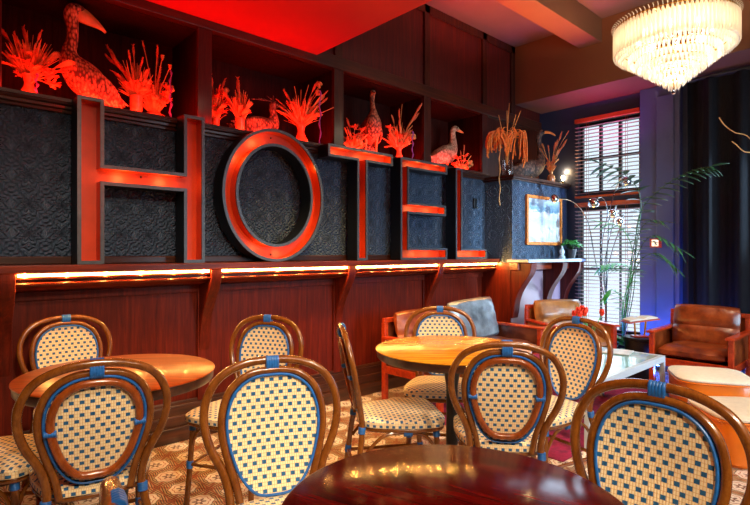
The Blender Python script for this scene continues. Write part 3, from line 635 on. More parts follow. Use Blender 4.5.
def arrangement(label, px, Y, Z, vase, stems, fill=14, spread=.11, seed=1, vmat='ceramic', group='dried flowers on the shelf', fh=.20, name='dried_flower_vase', ribbon=None, fmat='straw', sc_=1):
    rr = random.Random(seed); X = onY(px, Y); tt = (px - 375) / F; k = Y / (FY - FX * tt) / F        # metres per picture pixel there
    t = thing(name, label, 'dried flowers', (X, Y, Z), RZV, group)
    pr = [(r * sc_, z * sc_) for r, z in VP[vase]]; MB().lathe(pr, n=24).build('vase', vmat, t); top = max(z for r, z in pr); sm = MB()
    for (dx, dz, kind, sz) in stems:
        e = Vector((dx * k, rr.uniform(-.04, .03), dz * k)); a = Vector((rr.uniform(-.012, .012), rr.uniform(-.01, .01), top - .06)); mid = a.lerp(e, .5) + Vector((-.12 * e.x, 0, .05 * e.z))
        P = cat([a, mid, e], 4); sm.tube(P, .0032, 5)
        if kind != 'bare': head(kind, e, P[-1] - P[-3], sz, t, rr)
    extra = [(dx * q + rr.uniform(-3, 3), dz * q, kd, z_ * .9) for (dx, dz, kd, z_) in stems if kd != 'bare' for q in (rr.uniform(.62, .9),)] if fill else []
    for (dx, dz, kind, sz) in extra:
        e = Vector((dx * k, rr.uniform(-.05, .05), dz * k)); a = Vector((rr.uniform(-.012, .012), 0, top - .06)); P = cat([a, a.lerp(e, .5) + Vector((-.15 * e.x, 0, .03)), e], 4); sm.tube(P, .003, 5); head(kind, e, P[-1] - P[-3], sz, t, rr)
    for i in range(fill // 3):
        a = rr.uniform(-1, 1); q = rr.uniform(.25, .75); e = Vector((spread * a * .75, rr.uniform(-.4, .4) * spread, top + fh * q)); sm.tube([(0, 0, top - .04), e], .003, 5); head(rr.choice(('bloom', 'bloom', 'fan', 'plume')), e, e - Vector((0, 0, top - .05)), rr.uniform(.026, .040), t, rr)
    sm.build('stems', 'twig', t)
    if fill:
        lm = MB()
        for i in range(fill * 4):
            a = rr.uniform(-1, 1); e = Vector((spread * a, rr.uniform(-.5, .5) * spread, top + fh * 1.25 * (1 - .4 * a * a) * rr.uniform(.4, 1)))
            lm.leaf((rr.uniform(-.015, .015), 0, top - .03), e, rr.uniform(.0035, .008), droop=rr.uniform(-.01, .04), side=(rr.uniform(-1, 1), rr.uniform(-1, 1), .2))
        lm.build('leaves', fmat, t)
    if ribbon:
        x0, z0, z1, mt = ribbon; rb = MB(); n_ = 18
        rb.tube([(x0 * k + .006 * math.sin(i * 1.1), -.075, (z0 + (z1 - z0) * i / n_) * k) for i in range(n_ + 1)], [.006 + .003 * math.sin(i * 2.0) for i in range(n_ + 1)], 7); rb.build('hanging_strand', mt, t)
    return t
arrangement('dried flowers in a waisted vase, first on the shelf, left of the pelican', 29, 3.58, SH, 'flask', [(-22, 68, 'plume', .045), (-8, 72, 'plume', .04), (12, 66, 'plume', .03), (-20, 46, 'fan', .07), (20, 46, 'fan', .06), (33, 40, 'fan', .06), (24, 24, 'bloom', .06), (2, 48, 'ball', .035), (-10, 42, 'bloom', .04), (8, 36, 'ball', .03), (36, 36, 'plume', .03), (-4, 40, 'bloom', .045), (12, 46, 'bloom', .035)], 26, .15, 3, ribbon=(16, 25, -2, 'violet'), sc_=1.1)
arrangement('dried flowers in a slim straight vase between the pelican and the low bowl', 136, 3.56, SH, 'tube', [(-25, 68, 'plume', .045), (-17, 56, 'plume', .055), (-10, 46, 'plume', .045), (-3, 70, 'plume', .035), (7, 56, 'plume', .03), (9, 44, 'fan', .05), (-9, 34, 'bloom', .035), (4, 36, 'bloom', .035)], 20, .11, 5, sc_=1.2)
arrangement('dried poppies and blooms in a low round bowl right of the slim vase', 154, 3.60, SH, 'bowl', [(-9, 78, 'plume', .025), (4, 72, 'plume', .035), (10, 66, 'poppy', .022), (18, 56, 'poppy', .022), (5, 50, 'plume', .04), (12, 36, 'bloom', .045), (18, 34, 'ball', .03), (-4, 38, 'bloom', .05), (14, 22, 'bloom', .045), (6, 28, 'ball', .035), (-10, 34, 'bloom', .035), (2, 20, 'fan', .05)], 22, .10, 8, ribbon=(21, 50, 4, 'violet'))
arrangement('dried flowers in a bell-shaped vase half hidden by the shelf upright above the H', 216, 3.67, SH, 'bell', [(-4, 56, 'plume', .04), (7, 54, 'plume', .035), (3, 44, 'bloom', .05), (8, 34, 'bloom', .045), (-2, 36, 'ball', .035), (10, 42, 'fan', .05), (4, 26, 'bloom', .04)], 18, .08, 12)
arrangement('dried leaves in a slim vase left of the crouching bird', 240, 3.52, SH, 'tube', [(-3, 52, 'plume', .055), (-13, 40, 'plume', .05), (-8, 30, 'plume', .05), (9, 28, 'fan', .05), (2, 30, 'bloom', .035), (-1, 38, 'fan', .05)], 16, .08, 15)
arrangement('wide fan of dried stems in a flared vase right of the crouching bird', 301, 3.56, SH, 'flask', [(-20, 44, 'fan', .06), (-14, 52, 'plume', .05), (-6, 60, 'bare', 0), (0, 58, 'bare', 0), (8, 62, 'bare', 0), (14, 60, 'plume', .045), (19, 62, 'ball', .03), (26, 48, 'bare', 0), (33, 40, 'bare', 0), (18, 46, 'fan', .07), (-16, 36, 'fan', .06), (-8, 42, 'bloom', .045), (8, 40, 'bloom', .045), (24, 52, 'plume', .03)], 26, .16, 19, ribbon=(20, 54, -4, 'violet'), sc_=1.25)
arrangement('low tangle of dried coral-like blooms left of the upright bird', 353, 3.56, SH, 'bowl', [(-5, 34, 'plume', .04), (2, 28, 'bloom', .05), (9, 26, 'bloom', .05), (-2, 18, 'bloom', .05), (6, 14, 'ball', .04), (11, 18, 'fan', .05), (-7, 24, 'fan', .04)], 18, .10, 23, fh=.12, sc_=.8)
arrangement('dried flowers with mottled stalks in a small vase right of the upright bird', 399, 3.53, SH, 'flask', [(20, 55, 'plume', .05), (15, 46, 'plume', .045), (3, 58, 'bare', 0), (0, 48, 'plume', .04), (-9, 34, 'bloom', .055), (8, 30, 'bloom', .055), (14, 26, 'ball', .04), (0, 24, 'bloom', .06), (-12, 22, 'fan', .06), (12, 40, 'fan', .06), (-6, 44, 'fan', .05)], 24, .13, 27, ribbon=(13, 30, -2, 'violet'))
arrangement('small low pot of dried blooms in front of the grey goose', 462, 3.50, SH, 'bowl', [(-5, 14, 'bloom', .05), (4, 17, 'bloom', .05), (8, 9, 'ball', .04), (2, 24, 'plume', .03), (-8, 8, 'bloom', .04), (7, 14, 'fan', .04)], 12, .09, 31, fh=.06, sc_=.6)
t = arrangement('tall glass jar of drooping golden dried fringe on the papered chimney breast', 507, 3.16, BZ, 'jar', [(0, 66, 'bare', 0), (-8, 62, 'bare', 0), (9, 62, 'bare', 0), (3, 74, 'bare', 0), (14, 66, 'bare', 0)], 0, .1, 35, vmat='glass', ribbon=(-9, 30, -30, 'twig'), sc_=1.2)
rr = random.Random(4); fr = MB()
for i in range(70):                                     # amaranth strings that arch over the rim and hang
    a = rr.uniform(-1, 1); top = Vector((.16 * a, rr.uniform(-.04, .05), .50 - .05 * a * a + rr.uniform(-.05, .03))); L_ = rr.uniform(.10, .27) * (1.25 if a > .2 else .8)
    P = cat([(0, 0, .2), (.06 * a, 0, .40), top, top + Vector((.05 * (1 if a > 0 else -1), 0, -.02)), top + Vector((.07 * a, 0, -L_ * .6)), top + Vector((.06 * a + rr.uniform(-.02, .02), 0, -L_))], 3)
    n_ = len(P); fr.tube(P, [.002 if j < n_ * .45 else .0075 for j in range(n_)], 5)
fr.build('fringe', 'gold', t)
arrangement('patterned bottle with one golden curled bloom beside the lit bulb', 551, 3.10, BZ, 'bottle', [(3, 36, 'plume', .05), (12, 38, 'plume', .055), (9, 46, 'plume', .05), (17, 50, 'plume', .03), (-3, 34, 'plume', .035), (6, 30, 'fan', .05), (-7, 36, 'fan', .05)], 14, .07, 39, fmat='gold', fh=.12)
x, y = onY(563, 3.09), 3.09
t = thing('table_lamp', 'small bare lit bulb lamp at the end of the chimney breast top', 'lamp', (x, y, BZ))
MB().lathe([(.001, 0), (.03, 0), (.03, .012), (.012, .02), (.012, .05), (.001, .05)], n=20).build('base', 'brass', t)
MB().lathe([(.001, .0), (.008, .0), (.012, .015), (.020, .03), (.021, .042), (.012, .06), (.001, .064)], (0, 0, .05), 16).build('bulb', 'bulb', t)
point('bulb_light', (x, y - .03, BZ + .16), (1, .6, .25), 3, .02)
# small things on the ledge and wall
x = onY(474, 3.4); t = thing('wall_control', 'small black box on the wallpaper right of the L', 'wall control', (x, 3.399, hY(474, 204, 3.4)))
MB().box(-.026, .026, -.022, 0, -.055, .055).build('housing', 'black', t, bevel=.006); MB().box(-.02, .02, -.025, -.021, -.045, .02).build('grille', 'letter_side', t, bevel=.002)
x0, x1, z0, z1 = onY(525, 3.05), onY(560, 3.05), 1.335, 1.89
t = thing('framed_picture', 'pale coastal print in a thin gilt frame on the papered chimney breast', 'picture', ((x0 + x1) / 2, 3.05, (z0 + z1) / 2)); hw, hh = (x1 - x0) / 2, (z1 - z0) / 2
fm = MB()
for a in ((-hw, -hw + .035, -hh, hh), (hw - .035, hw, -hh, hh), (-hw + .035, hw - .035, -hh, -hh + .035), (-hw + .035, hw - .035, hh - .035, hh)): fm.box(a[0], a[1], -.03, 0, a[2], a[3])
fm.build('frame', 'gold', t, smooth=False, bevel=.004)
MB().box(-hw + .03, hw - .03, -.012, -.004, -hh + .03, hh - .03).build('print', 'art', t, smooth=False, uv=lambda c, n: ((c.x + hw) / (2 * hw), (c.z + hh) / (2 * hh)))
def potplant(name, label, loc, pr, ph, n, hgt, spread, lw, seed, mat='green', group=None, pmat='terracotta'):
    rr = random.Random(seed); t = thing(name, label, 'plant', loc, 0, group)
    MB().lathe([(.001, 0), (pr * .72, 0), (pr, ph * .9), (pr * 1.06, ph * .92), (pr * 1.06, ph), (pr * .92, ph), (pr * .9, ph * .88), (.001, ph * .88)], n=24).build('pot', pmat, t)
    lm = MB(); sm = MB()
    for i in range(n):
        a = rr.uniform(0, 6.28); q = rr.uniform(.25, 1); e = Vector((math.cos(a) * spread * q, math.sin(a) * spread * q, ph + hgt * (1.15 - .7 * q) * rr.uniform(.7, 1)))
        b = Vector((math.cos(a) * .01, math.sin(a) * .01, ph * .85)); sm.tube(cat([b, b.lerp(e, .5) + Vector((0, 0, .02)), e], 3), .0022, 5)
        lm.leaf(e, e + Vector((math.cos(a) * lw * 2.2, math.sin(a) * lw * 2.2, rr.uniform(-.02, .03))), lw, droop=.015)
    sm.build('stems', 'palm', t); lm.build('leaves', mat, t); return t
potplant('potted_plant', 'small bushy green plant in a dark pot on the pale ledge end', (onY(571, 2.88), 2.88, 1.179), .06, .11, 60, .11, .09, .022, 3)
x = onY(562, 2.92); t = thing('ornament', 'small white finial ornament on the pale ledge beside the bushy plant', 'ornament', (x, 2.92, 1.179))
MB().lathe([(.001, 0), (.035, 0), (.037, .02), (.02, .04), (.028, .07), (.03, .09), (.014, .115), (.012, .135), (.001, .15)], n=20).build('body', 'white_frame', t)
# ------------------------------------------------------------------ bistro chairs
def yb(z): return -.185 - .20 * (z - .45) if z > .45 else -.185 - .05 * (.45 - z) / .45
def mirror(half): return [(-x, z) for x, z in half] + [(x, z) for x, z in half[::-1][1:]]
def make_chair(label):
    t = thing('bistro_chair', label, 'chair', (0, 0, 0), 0, 'cane bistro chairs')
    L3 = lambda pts, dy: [(x, yb(z) + dy, z) for x, z in pts]
    outer = [(.20, 0.004), (.188, .15), (.165, .32), (.142, .44), (.160, .54), (.201, .625), (.220, .70), (.212, .775), (.170, .84), (.092, .876), (0, .885)]
    MB().tube(cat(L3(mirror(outer), 0), 6), .0138, 12).build('outer_hoop', 'rattan', t)
    inner = [(.108, .425), (.122, .50), (.148, .585), (.166, .67), (.162, .74), (.136, .80), (.080, .842), (0, .853)]
    MB().tube(cat(L3(mirror(inner), .006), 6), .0125, 12).build('inner_hoop', 'rattan', t)
    egg = mirror([(0, .468), (.062, .478), (.110, .535), (.139, .615), (.150, .68), (.144, .74), (.118, .795), (.066, .831), (0, .839)])[:-1]
    eg = [(p.x, p.y) for p in cat([(x, z, 0) for x, z in egg], 5, True)]; n = len(eg); c = (0, .66)
    m = MB(); vs = []; fs = []; rings = 8                                    # slightly dished cane panel with two faces
    for s_ in (1, -1):
        o = len(vs); vs.append((c[0], yb(c[1]) + .006 + .003 * s_ - .014, c[1]))
        for k in range(1, rings + 1):
            q = k / rings
            for x, z in eg:
                px, pz = c[0] + (x - c[0]) * q, c[1] + (z - c[1]) * q; vs.append((px, yb(pz) + .006 + .003 * s_ - .014 * (1 - q * q), pz))
        for i in range(n): f = (o, o + 1 + i, o + 1 + (i + 1) % n); fs.append(f if s_ < 0 else f[::-1])
        for k in range(rings - 1):
            for i in range(n):
                a, b = o + 1 + k * n + i, o + 1 + k * n + (i + 1) % n; f = (a, b, b + n, a + n); fs.append(f[::-1] if s_ > 0 else f)
    bp = m.add(vs, fs).build('back_panel', 'weave', t, uv=lambda p, nn: (p.x + .4, p.z))
    pp = MB()
    for dy in (.013, -.002): pp.tube(L3(eg, dy), .0048, 8, closed=True)
    pp.build('piping', 'blue', bp)
    ring = [(c[0] + (x - c[0]) * .875, c[1] + (z - c[1]) * .875 + .004) for x, z in eg]
    MB().tube(L3(ring, -.009), .0135, 10, closed=True).build('ring', 'ringwood', bp)
    def band(pts, ra, rb, flat, nm='binding'):                                # ridged cane binding
        P = [Vector(pts[0]).lerp(Vector(pts[1]), i / 20) for i in range(21)]
        MB().tube(P, [(ra + (.0012 if i % 4 in (1, 2, 3) else 0), rb + (.0012 if i % 4 in (1, 2, 3) else 0)) for i in range(21)], 14, flat=flat).build(nm, 'blue', t)
    band([(-.021, yb(.868) + .002, .868), (.021, yb(.868) + .002, .868)], .033, .0175, (0, .2, 1))
    for sx in (-1, 1): band([(sx * .114, yb(.665) - .014, .665), (sx * .150, yb(.665) - .010, .665)], .010, .012, (0, 0, 1))
    # seat
    so = [(0, .225), (.12, .222), (.188, .195), (.207, .13), (.200, .02), (.172, -.09), (.135, -.165), (.07, -.185)]
    so = so + [(0, -.19)] + [(-x, y) for x, y in so[1:][::-1]]; sp = [(p.x, p.y) for p in cat([(x, y, 0) for x, y in so], 4, True)]; n = len(sp)
    vs = []; fs = []; lay = [(.0, .473), (.4, .472), (.75, .468), (.94, .462), (1.0, .452), (1.0, .428), (.93, .421)]
    for q, z in lay[1:]:
        vs += [(x * q, .02 + (y - .02) * q, z) for x, y in sp]
    vs.append((0, .02, .473)); top = len(vs) - 1
    for i in range(n): fs.append((top, (i + 1) % n, i))
    for k in range(len(lay) - 2): fs += [(k * n + i, k * n + (i + 1) % n, (k + 1) * n + (i + 1) % n, (k + 1) * n + i) for i in range(n)]
    fs.append(tuple((len(lay) - 2) * n + i for i in range(n)))
    def suv(p, nn): return (p.x + .4, p.y + .4) if nn.z > .5 or nn.z < -.5 else (math.atan2(p.y, p.x) * .2 + 1, p.z)
    m = MB(); m.add(vs, [f[::-1] for f in fs]); seat = m.build('seat', 'weave', t, uv=suv)
    MB().tube([(x * .93, .02 + (y - .02) * .93, .416) for x, y in sp], .0115, 10, closed=True).build('seat_rail', 'rattan', seat)
    for sx in (-1, 1):
        MB().tube(cat([(sx * .165, .165, .418), (sx * .172, .175, .25), (sx * .182, .195, .004)], 5), .0135, 12).build('leg', 'rattan', t)
        band([(sx * .166, .166, .405), (sx * .168, .168, .375)], .0155, .0155, (1, 0, 0)); band([(sx * .174, .179, .225), (sx * .175, .181, .19)], .0155, .0155, (1, 0, 0))
        band([(sx * .146, yb(.43), .432), (sx * .147, yb(.4), .402)], .016, .016, (1, 0, 0)); band([(sx * .177, yb(.23), .235), (sx * .182, yb(.2), .20)], .0155, .0155, (1, 0, 0))
        MB().tube([(sx * .174, .18, .21), (sx * .178, yb(.21), .21)], .009, 8).build('stretcher', 'rattan', t)
        MB().tube(cat([(sx * .170, .170, .29), (sx * .182, .11, .385), (sx * .178, 0, .405), (sx * .168, -.10, .385), (sx * .165, yb(.3) + .01, .29)], 5), .008, 8).build('brace', 'rattan', t)
        band([(sx * .183, .045, .409), (sx * .179, .005, .409)], .022, .013, (0, 0, 1))
    MB().tube([(-.174, .18, .21), (.174, .18, .21)], .009, 8).build('stretcher', 'rattan', t); MB().tube([(-.178, yb(.21), .21), (.178, yb(.21), .21)], .009, 8).build('stretcher', 'rattan', t)
    MB().tube(cat([(-.170, .170, .29), (-.11, .19, .39), (0, .20, .405), (.11, .19, .39), (.170, .170, .29)], 5), .008, 8).build('brace', 'rattan', t)
    return t
TA, TB, TC = at(120, 2.16), at(452, 2.70), at(455, 1.00)                      # table centres
TR = {'a': .38, 'b': .40, 'c': .342}
tabs = [('bistro_table', 'round orange-brown wooden table at left under the H', TA, TR['a'], 'table_mid', 'umberx', R(-38)), ('bistro_table', 'round golden oak table in the middle, in front of the leather settee', TB, TR['b'], 'table_oak', 'umberx', R(-42)),
        ('bistro_table', 'round dark red mahogany table closest to the viewer', TC, TR['c'], 'table_dark', 'table_dark', R(-75))]
for nm, lb, (x, y), r, m1, m2, rz in tabs:
    t = thing(nm, lb, 'table', (x, y, 0), rz, 'round bistro tables')
    MB().lathe([(.001, .742), (r - .006, .742), (r, .745), (r, .7485), (r - .006, .752), (.001, .752)], n=96).build('tabletop', m1, t)
    MB().lathe([(.001, .700), (r - .03, .700), (r - .012, .704), (r - .006, .712), (r - .005, .742), (.001, .742)], n=96).build('edge_moulding', m2, t)
    MB().lathe([(.001, .02), (.05, .02), (.05, .06), (.032, .08), (.030, .55), (.045, .64), (.10, .69), (.10, .70), (.001, .70)], n=28).build('pedestal', 'black', t)
    for k in range(4):
        a = k * math.pi / 2 + .5; c, s_ = math.cos(a), math.sin(a)
        MB().tube(cat([(.03 * c, .03 * s_, .10), (.15 * c, .15 * s_, .055), (.27 * c, .27 * s_, .022)], 5), [(.022, .028)] * 6 + [(.014, .022)] * 5, 10).build('foot', 'black', t)
def face(b, tgt): return math.atan2(tgt[1] - b[1], tgt[0] - b[0]) - math.pi / 2
# back position (picture column, depth) of every chair, the point it faces, its label
CH = [('c1', at(97, 1.70), at(88, 2.6), 'cane chair seen from behind, drawn up to the orange-brown table'),
      ('c2', at(66, 2.90), TA, 'cane chair against the panelling, behind the orange-brown table, facing the viewer'),
      ('c3', at(268, 2.90), at(150, 2.05), 'cane chair turned to the orange-brown table from its right, below the O'),
      ('c4', at(272, 1.75), at(335, 1.0), 'cane chair facing the viewer at the left side of the dark red table'),
      ('c5', at(342, 2.54), at(470, 2.66), 'cane chair seen in profile left of the golden oak table'),
      ('c6', at(507, 2.05), at(490, 2.9), 'cane chair seen from behind at the golden oak table'),
      ('c7', at(658, 1.40), at(490, .88), 'cane chair facing the viewer at the dark red table, in front of the orange poufs'),
      ('c8', at(440, 3.38), at(438, 2.5), 'cane chair behind the golden oak table, in front of the settee'),
      ('c9', at(577, 2.82), at(455, 2.40), 'cane chair right of the golden oak table beside the glass coffee table'),
      ('c10', at(-78, 2.02), at(120, 2.1), 'cane chair at the picture edge, only its seat showing left of the orange-brown table'),
      ('c11', at(115, .745), at(572, 1.20), 'cane chair whose blue-bound hoop top pokes up in the bottom left corner')]
proto = None
for i, (k, b, tg, lb) in enumerate(CH):
    if proto is None: proto = o = make_chair(lb)
    else: o = copy_tree(proto); o['label'] = lb
    rz = face(b, tg); o.rotation_euler = (0, 0, rz); fx, fy = -math.sin(rz), math.cos(rz)
    o.location = (b[0] + fx * .265, b[1] + fy * .265, 0)                      # the hoop top leans back .265 from the seat centre

# ------------------------------------------------------------------ leather seats with timber frames
def cushion(w, d, h, puff=.03, n=14, seams=0, along='x'):
    m = MB(); vs = []; top = []
    def hgt(u, v):
        e = max(0, (1 - abs(u) ** 4)) ** .5 * max(0, (1 - abs(v) ** 4)) ** .5; q = h / 2 * (.45 + .55 * e) + puff * e
        if seams: q -= .016 * max(0, 1 - abs(math.sin(math.pi * seams * (v + 1) / 2)) * 3.0)
        return q + .009 * noise.noise(Vector((u * 2.3 + w, v * 2.3, d * 9))) + .004 * noise.noise(Vector((u * 6 + w, v * 5, d * 9 + 3)))
    g = [(2 * i / n - 1, 2 * j / n - 1) for i in range(n + 1) for j in range(n + 1)]; W = n + 1
    rc = lambda u, v: (u * (1 - .05 * v ** 4), v * (1 - .05 * u ** 4))
    a = [(rc(u, v)[0] * w / 2, rc(u, v)[1] * d / 2, hgt(u, v)) for u, v in g]; b = [(x, y, -z * .8) for x, y, z in a]; N_ = len(g); fs = []
    for i in range(n):
        for j in range(n): q = (i * W + j, (i + 1) * W + j, (i + 1) * W + j + 1, i * W + j + 1); fs += [q, tuple(k + N_ for k in q[::-1])]
    rim = [i * W for i in range(n)] + [n * W + j for j in range(n)] + [i * W + n for i in range(n, 0, -1)] + [j for j in range(n, 0, -1)]
    for i in range(len(rim)): p, q = rim[i], rim[(i + 1) % len(rim)]; fs.append((q, p, p + N_, q + N_))
    return m.add(a + b, fs)
def put(m, mat): m.v = [tuple(mat @ Vector(v)) for v in m.v]; return m
def settee(name, label, cat_, loc, rz, W, seats, frame, lth, backs, D=.64, armh=.55, legh=.0):
    """faces local -y; origin on the floor in the middle"""
    t = thing(name, label, cat_, loc, rz, 'leather seats with timber frames'); hw = W / 2
    for sx in (-1, 1):
        x = sx * (hw - .02)
        MB().box(x - .02, x + .02, -D / 2, -D / 2 + .045, 0, armh).build('leg', frame, t, smooth=False, bevel=.005)
        MB().box(x - .02, x + .02, D / 2 - .045, D / 2, 0, .66).build('leg', frame, t, smooth=False, bevel=.005)
        MB().box(x - .032, x + .032, -D / 2 - .03, D / 2 - .03, armh, armh + .026).build('armrest', frame, t, smooth=False, bevel=.008)
        MB().box(x - .015, x + .015, -D / 2 + .04, D / 2 - .04, .245, .305).build('side_rail', frame, t, smooth=False, bevel=.004)
        MB().box(x - .006, x + .006, -D / 2 + .045, D / 2 - .045, .306, armh).build('side_panel', lth, t, smooth=False, bevel=.002)
    MB().box(-hw + .04, hw - .04, -D / 2 + .005, -D / 2 + .035, .245, .315).build('front_rail', frame, t, smooth=False, bevel=.005)
    MB().box(-hw + .04, hw - .04, D / 2 - .04, D / 2 - .01, .245, .305).build('back_rail', frame, t, smooth=False, bevel=.005)
    MB().box(-hw + .0, hw - .0, D / 2 - .042, D / 2 - .008, .66, .70).build('top_rail', frame, t, smooth=False, bevel=.006)
    MB().box(-hw + .04, hw - .04, D / 2 - .03, D / 2 - .02, .305, .66).build('back_sling', lth, t, smooth=False)
    MB().box(-hw + .04, hw - .04, -D / 2 + .036, D / 2 - .042, .27, .29).build('seat_deck', 'black', t, smooth=False)
    sw = (W - .10) / seats
    for k in range(seats):
        cx = -hw + .05 + sw * (k + .5)
        put(cushion(sw - .01, D - .06, .10, .02), Matrix.Translation((cx, -.015, .365))).build('seat_cushion', lth, t)
        mt, tilt, rise = backs[k % len(backs)]
        put(cushion(sw - .01, .40, .09, .03, seams=3 if mt == 'leather_gloss' else 2), Matrix.Translation((cx, D / 2 - .135, .595 + rise)) @ Matrix.Rotation(tilt, 4, 'Y') @ Matrix.Rotation(R(76), 4, 'X')).build('back_cushion', mt, t)
    return t
settee('leather_settee', 'two-seat brown leather settee with red timber frame along the panelled wall', 'settee', (3.68, 2.80, .006), 0, 1.48, 2, 'redframe', 'leather_dark', [('leather', 0, -.035), ('leather_gloss', R(-2), .01)], armh=.525)
p = at(564, 5.38)
settee('leather_armchair', 'tan leather armchair in the corner under the pale ledge', 'armchair', (p[0] - .16, p[1] - .13, .006), math.atan2(-.68, .73) + R(12), .64, 1, 'redframe', 'leather_tan', [('leather_tan', 0, -.035)], .62, .53)
settee('leather_armchair', 'chestnut leather armchair with red timber frame in front of the dark curtain', 'armchair', (5.24, 1.42, .006), R(-90), .64, 1, 'redframe', 'leather', [('leather', 0, -.03)], .60, .525)

# ------------------------------------------------------------------ rug, coffee table, poufs
o = MB().box(2.9, 5.35, 1.5, 2.88, .0005, .006).build('rug', 'rug', smooth=False); tag(o, 'worn magenta rug under the glass coffee table', 'rug')
CX0, CX1, CY0, CY1, CH_ = 3.16, 4.50, 1.46, 1.98, .42
t = thing('coffee_table', 'long low glass coffee table with white frame on the magenta rug', 'coffee table', ((CX0 + CX1) / 2, (CY0 + CY1) / 2, .006)); hx, hy = (CX1 - CX0) / 2, (CY1 - CY0) / 2
fm = MB().box(-hx, hx, -hy, -hy + .035, CH_ - .05, CH_).box(-hx, hx, hy - .035, hy, CH_ - .05, CH_).box(-hx, -hx + .035, -hy + .035, hy - .035, CH_ - .05, CH_).box(hx - .035, hx, -hy + .035, hy - .035, CH_ - .05, CH_)
fm.build('frame', 'white_frame', t, smooth=False, bevel=.003)
M['tabletop_glass'] = plain('pale green table glass', srgb(150, 196, 196), .06, nz=.03, scale=2, coat=.6)
MB().box(-hx + .036, hx - .036, -hy + .036, hy - .036, CH_ - .014, CH_ - .003).build('glass_top', 'tabletop_glass', t, smooth=False)
for sx in (-1, 1):
    for sy in (-1, 1): MB().box(sx * hx - .035 * (sx > 0), sx * hx + .035 * (sx < 0), sy * hy - .035 * (sy > 0), sy * hy + .035 * (sy < 0), 0, CH_ - .05).build('leg', 'white_frame', t, smooth=False, bevel=.003)
p = at(618, 4.25); t = thing('magazine', 'magazine lying on the glass coffee table', 'magazine', (p[0], p[1] + .04, CH_ + .0065), R(12))
MB().box(-.11, .11, -.14, .14, 0, .006).build('pages', 'paper', t, smooth=False); MB().box(-.112, .112, -.142, .142, .006, .0075).build('cover', 'art', t, smooth=False, uv=lambda c, n: (c.x * 4 + .5, c.y * 3 + .5))
p = at(588, 4.10); t = thing('tulip_vase', 'red tulips in a glass vase on the coffee table', 'flowers', (p[0], p[1], CH_ + .004))
MB().lathe([(.001, 0), (.04, 0), (.045, .03), (.04, .12), (.05, .16), (.046, .16), (.036, .12), (.04, .03), (.001, .012)], n=24).build('vase', 'glass', t)
rr = random.Random(6); sm = MB(); lv = MB()
for k, (lx, z, d) in enumerate(((-.11, .275, 0), (-.07, .30, .02), (-.04, .285, -.03), (-.015, .30, .01), (.11, .285, 0), (-.08, .275, -.04), (-.03, .31, .04))):
    z += .05; e = Vector((lx * FY + d * FX, -lx * FX + d * FY, z)); P = cat([(0, 0, .03), (e.x * .4, e.y * .4, .19), e], 5); sm.tube(P, .003, 6)
    tl = thing('tulip', '', '') if False else None
    m = MB()
    for q in range(6):
        a = q * math.pi / 3; c, s_ = math.cos(a) * .014, math.sin(a) * .014
        m.leaf(e + Vector((c * .4, s_ * .4, -.012)), e + Vector((c, s_, .042)), .014, side=(-s_, c, 0))
    m.ball(e + Vector((0, 0, .004)), (.014, .014, .016), 8, 6); m.build('tulip_head', 'tulip', t)
    lv.leaf((0, 0, .12), e * .8 + Vector((rr.uniform(-.05, .05), rr.uniform(-.05, .05), .01)), .012)
sm.build('stems', 'green', t); lv.build('leaves', 'green', t)
for (x, y, rz, lb, hh) in ((4.40, 1.13, .5, 'orange leather pouf with cream top, the farther of two, in front of the chestnut armchair', .36), (3.82, .80, .75, 'orange leather pouf with cream top, the nearer of two, behind the right-hand cane chair', .30)):
    t = thing('pouf', lb, 'pouf', (x, y, 0), rz, 'orange leather poufs')
    MB().lathe([(.001, .0), (.215, .0), (.232, .02), (.24, hh * .5), (.246, hh - .05), (.235, hh - .03), (.001, hh - .03)], n=48, power=4.5).build('body', 'orange', t)
    MB().lathe([(.001, hh - .03), (.236, hh - .03), (.250, hh - .022), (.250, hh - .012), (.238, hh - .002), (.15, hh + .008), (.001, hh + .012)], n=48, power=4.5).build('top_pad', 'cream', t)
    MB().tube([(.249 * math.cos(a) * (abs(math.cos(a)) ** 4.5 + abs(math.sin(a)) ** 4.5) ** (-1 / 4.5), .249 * math.sin(a) * (abs(math.cos(a)) ** 4.5 + abs(math.sin(a)) ** 4.5) ** (-1 / 4.5), hh - .034) for a in [2 * math.pi * k / 48 for k in range(48)]], .006, 8, closed=True).build('piping', 'orange', t)

# ------------------------------------------------------------------ things by the window
p = at(640, 5.0); t = thing('drum_table', 'black drum side table in front of the window pier', 'side table', (p[0], p[1], .006))
MB().lathe([(.001, 0), (.13, 0), (.135, .01), (.135, .40), (.145, .405), (.145, .425), (.001, .425)], n=40).build('body', 'black', t); MB().tube([(.137 * math.cos(a), .137 * math.sin(a), .2) for a in [2 * math.pi * k / 40 for k in range(40)]], .004, 6, closed=True).build('band', 'steel', t)
t = thing('book_stand', 'small wooden stand with a slanted tray on the black drum table', 'stand', (p[0], p[1], .4315), RZV)
MB().box(-.075, .075, -.05, .05, 0, .014).build('foot', 'redframe', t, smooth=False, bevel=.004)
for sx in (-1, 1): MB().tube([(sx * .045, 0, .014), (sx * .055, 0, .155)], .009, 8).build('post', 'table_oak', t)
tl = Matrix.Translation((0, 0, .165)) @ Matrix.Rotation(R(-7), 4, 'Y'); MB().box(-.15, .15, -.085, .085, -.010, .004, tl).build('tray', 'redframe', t, smooth=False, bevel=.003)
t = thing('open_book', 'open book lying on the slanted wooden tray', 'book', (p[0], p[1], .4315 + .1705), RZV); tl = Matrix.Rotation(R(-7), 4, 'Y')
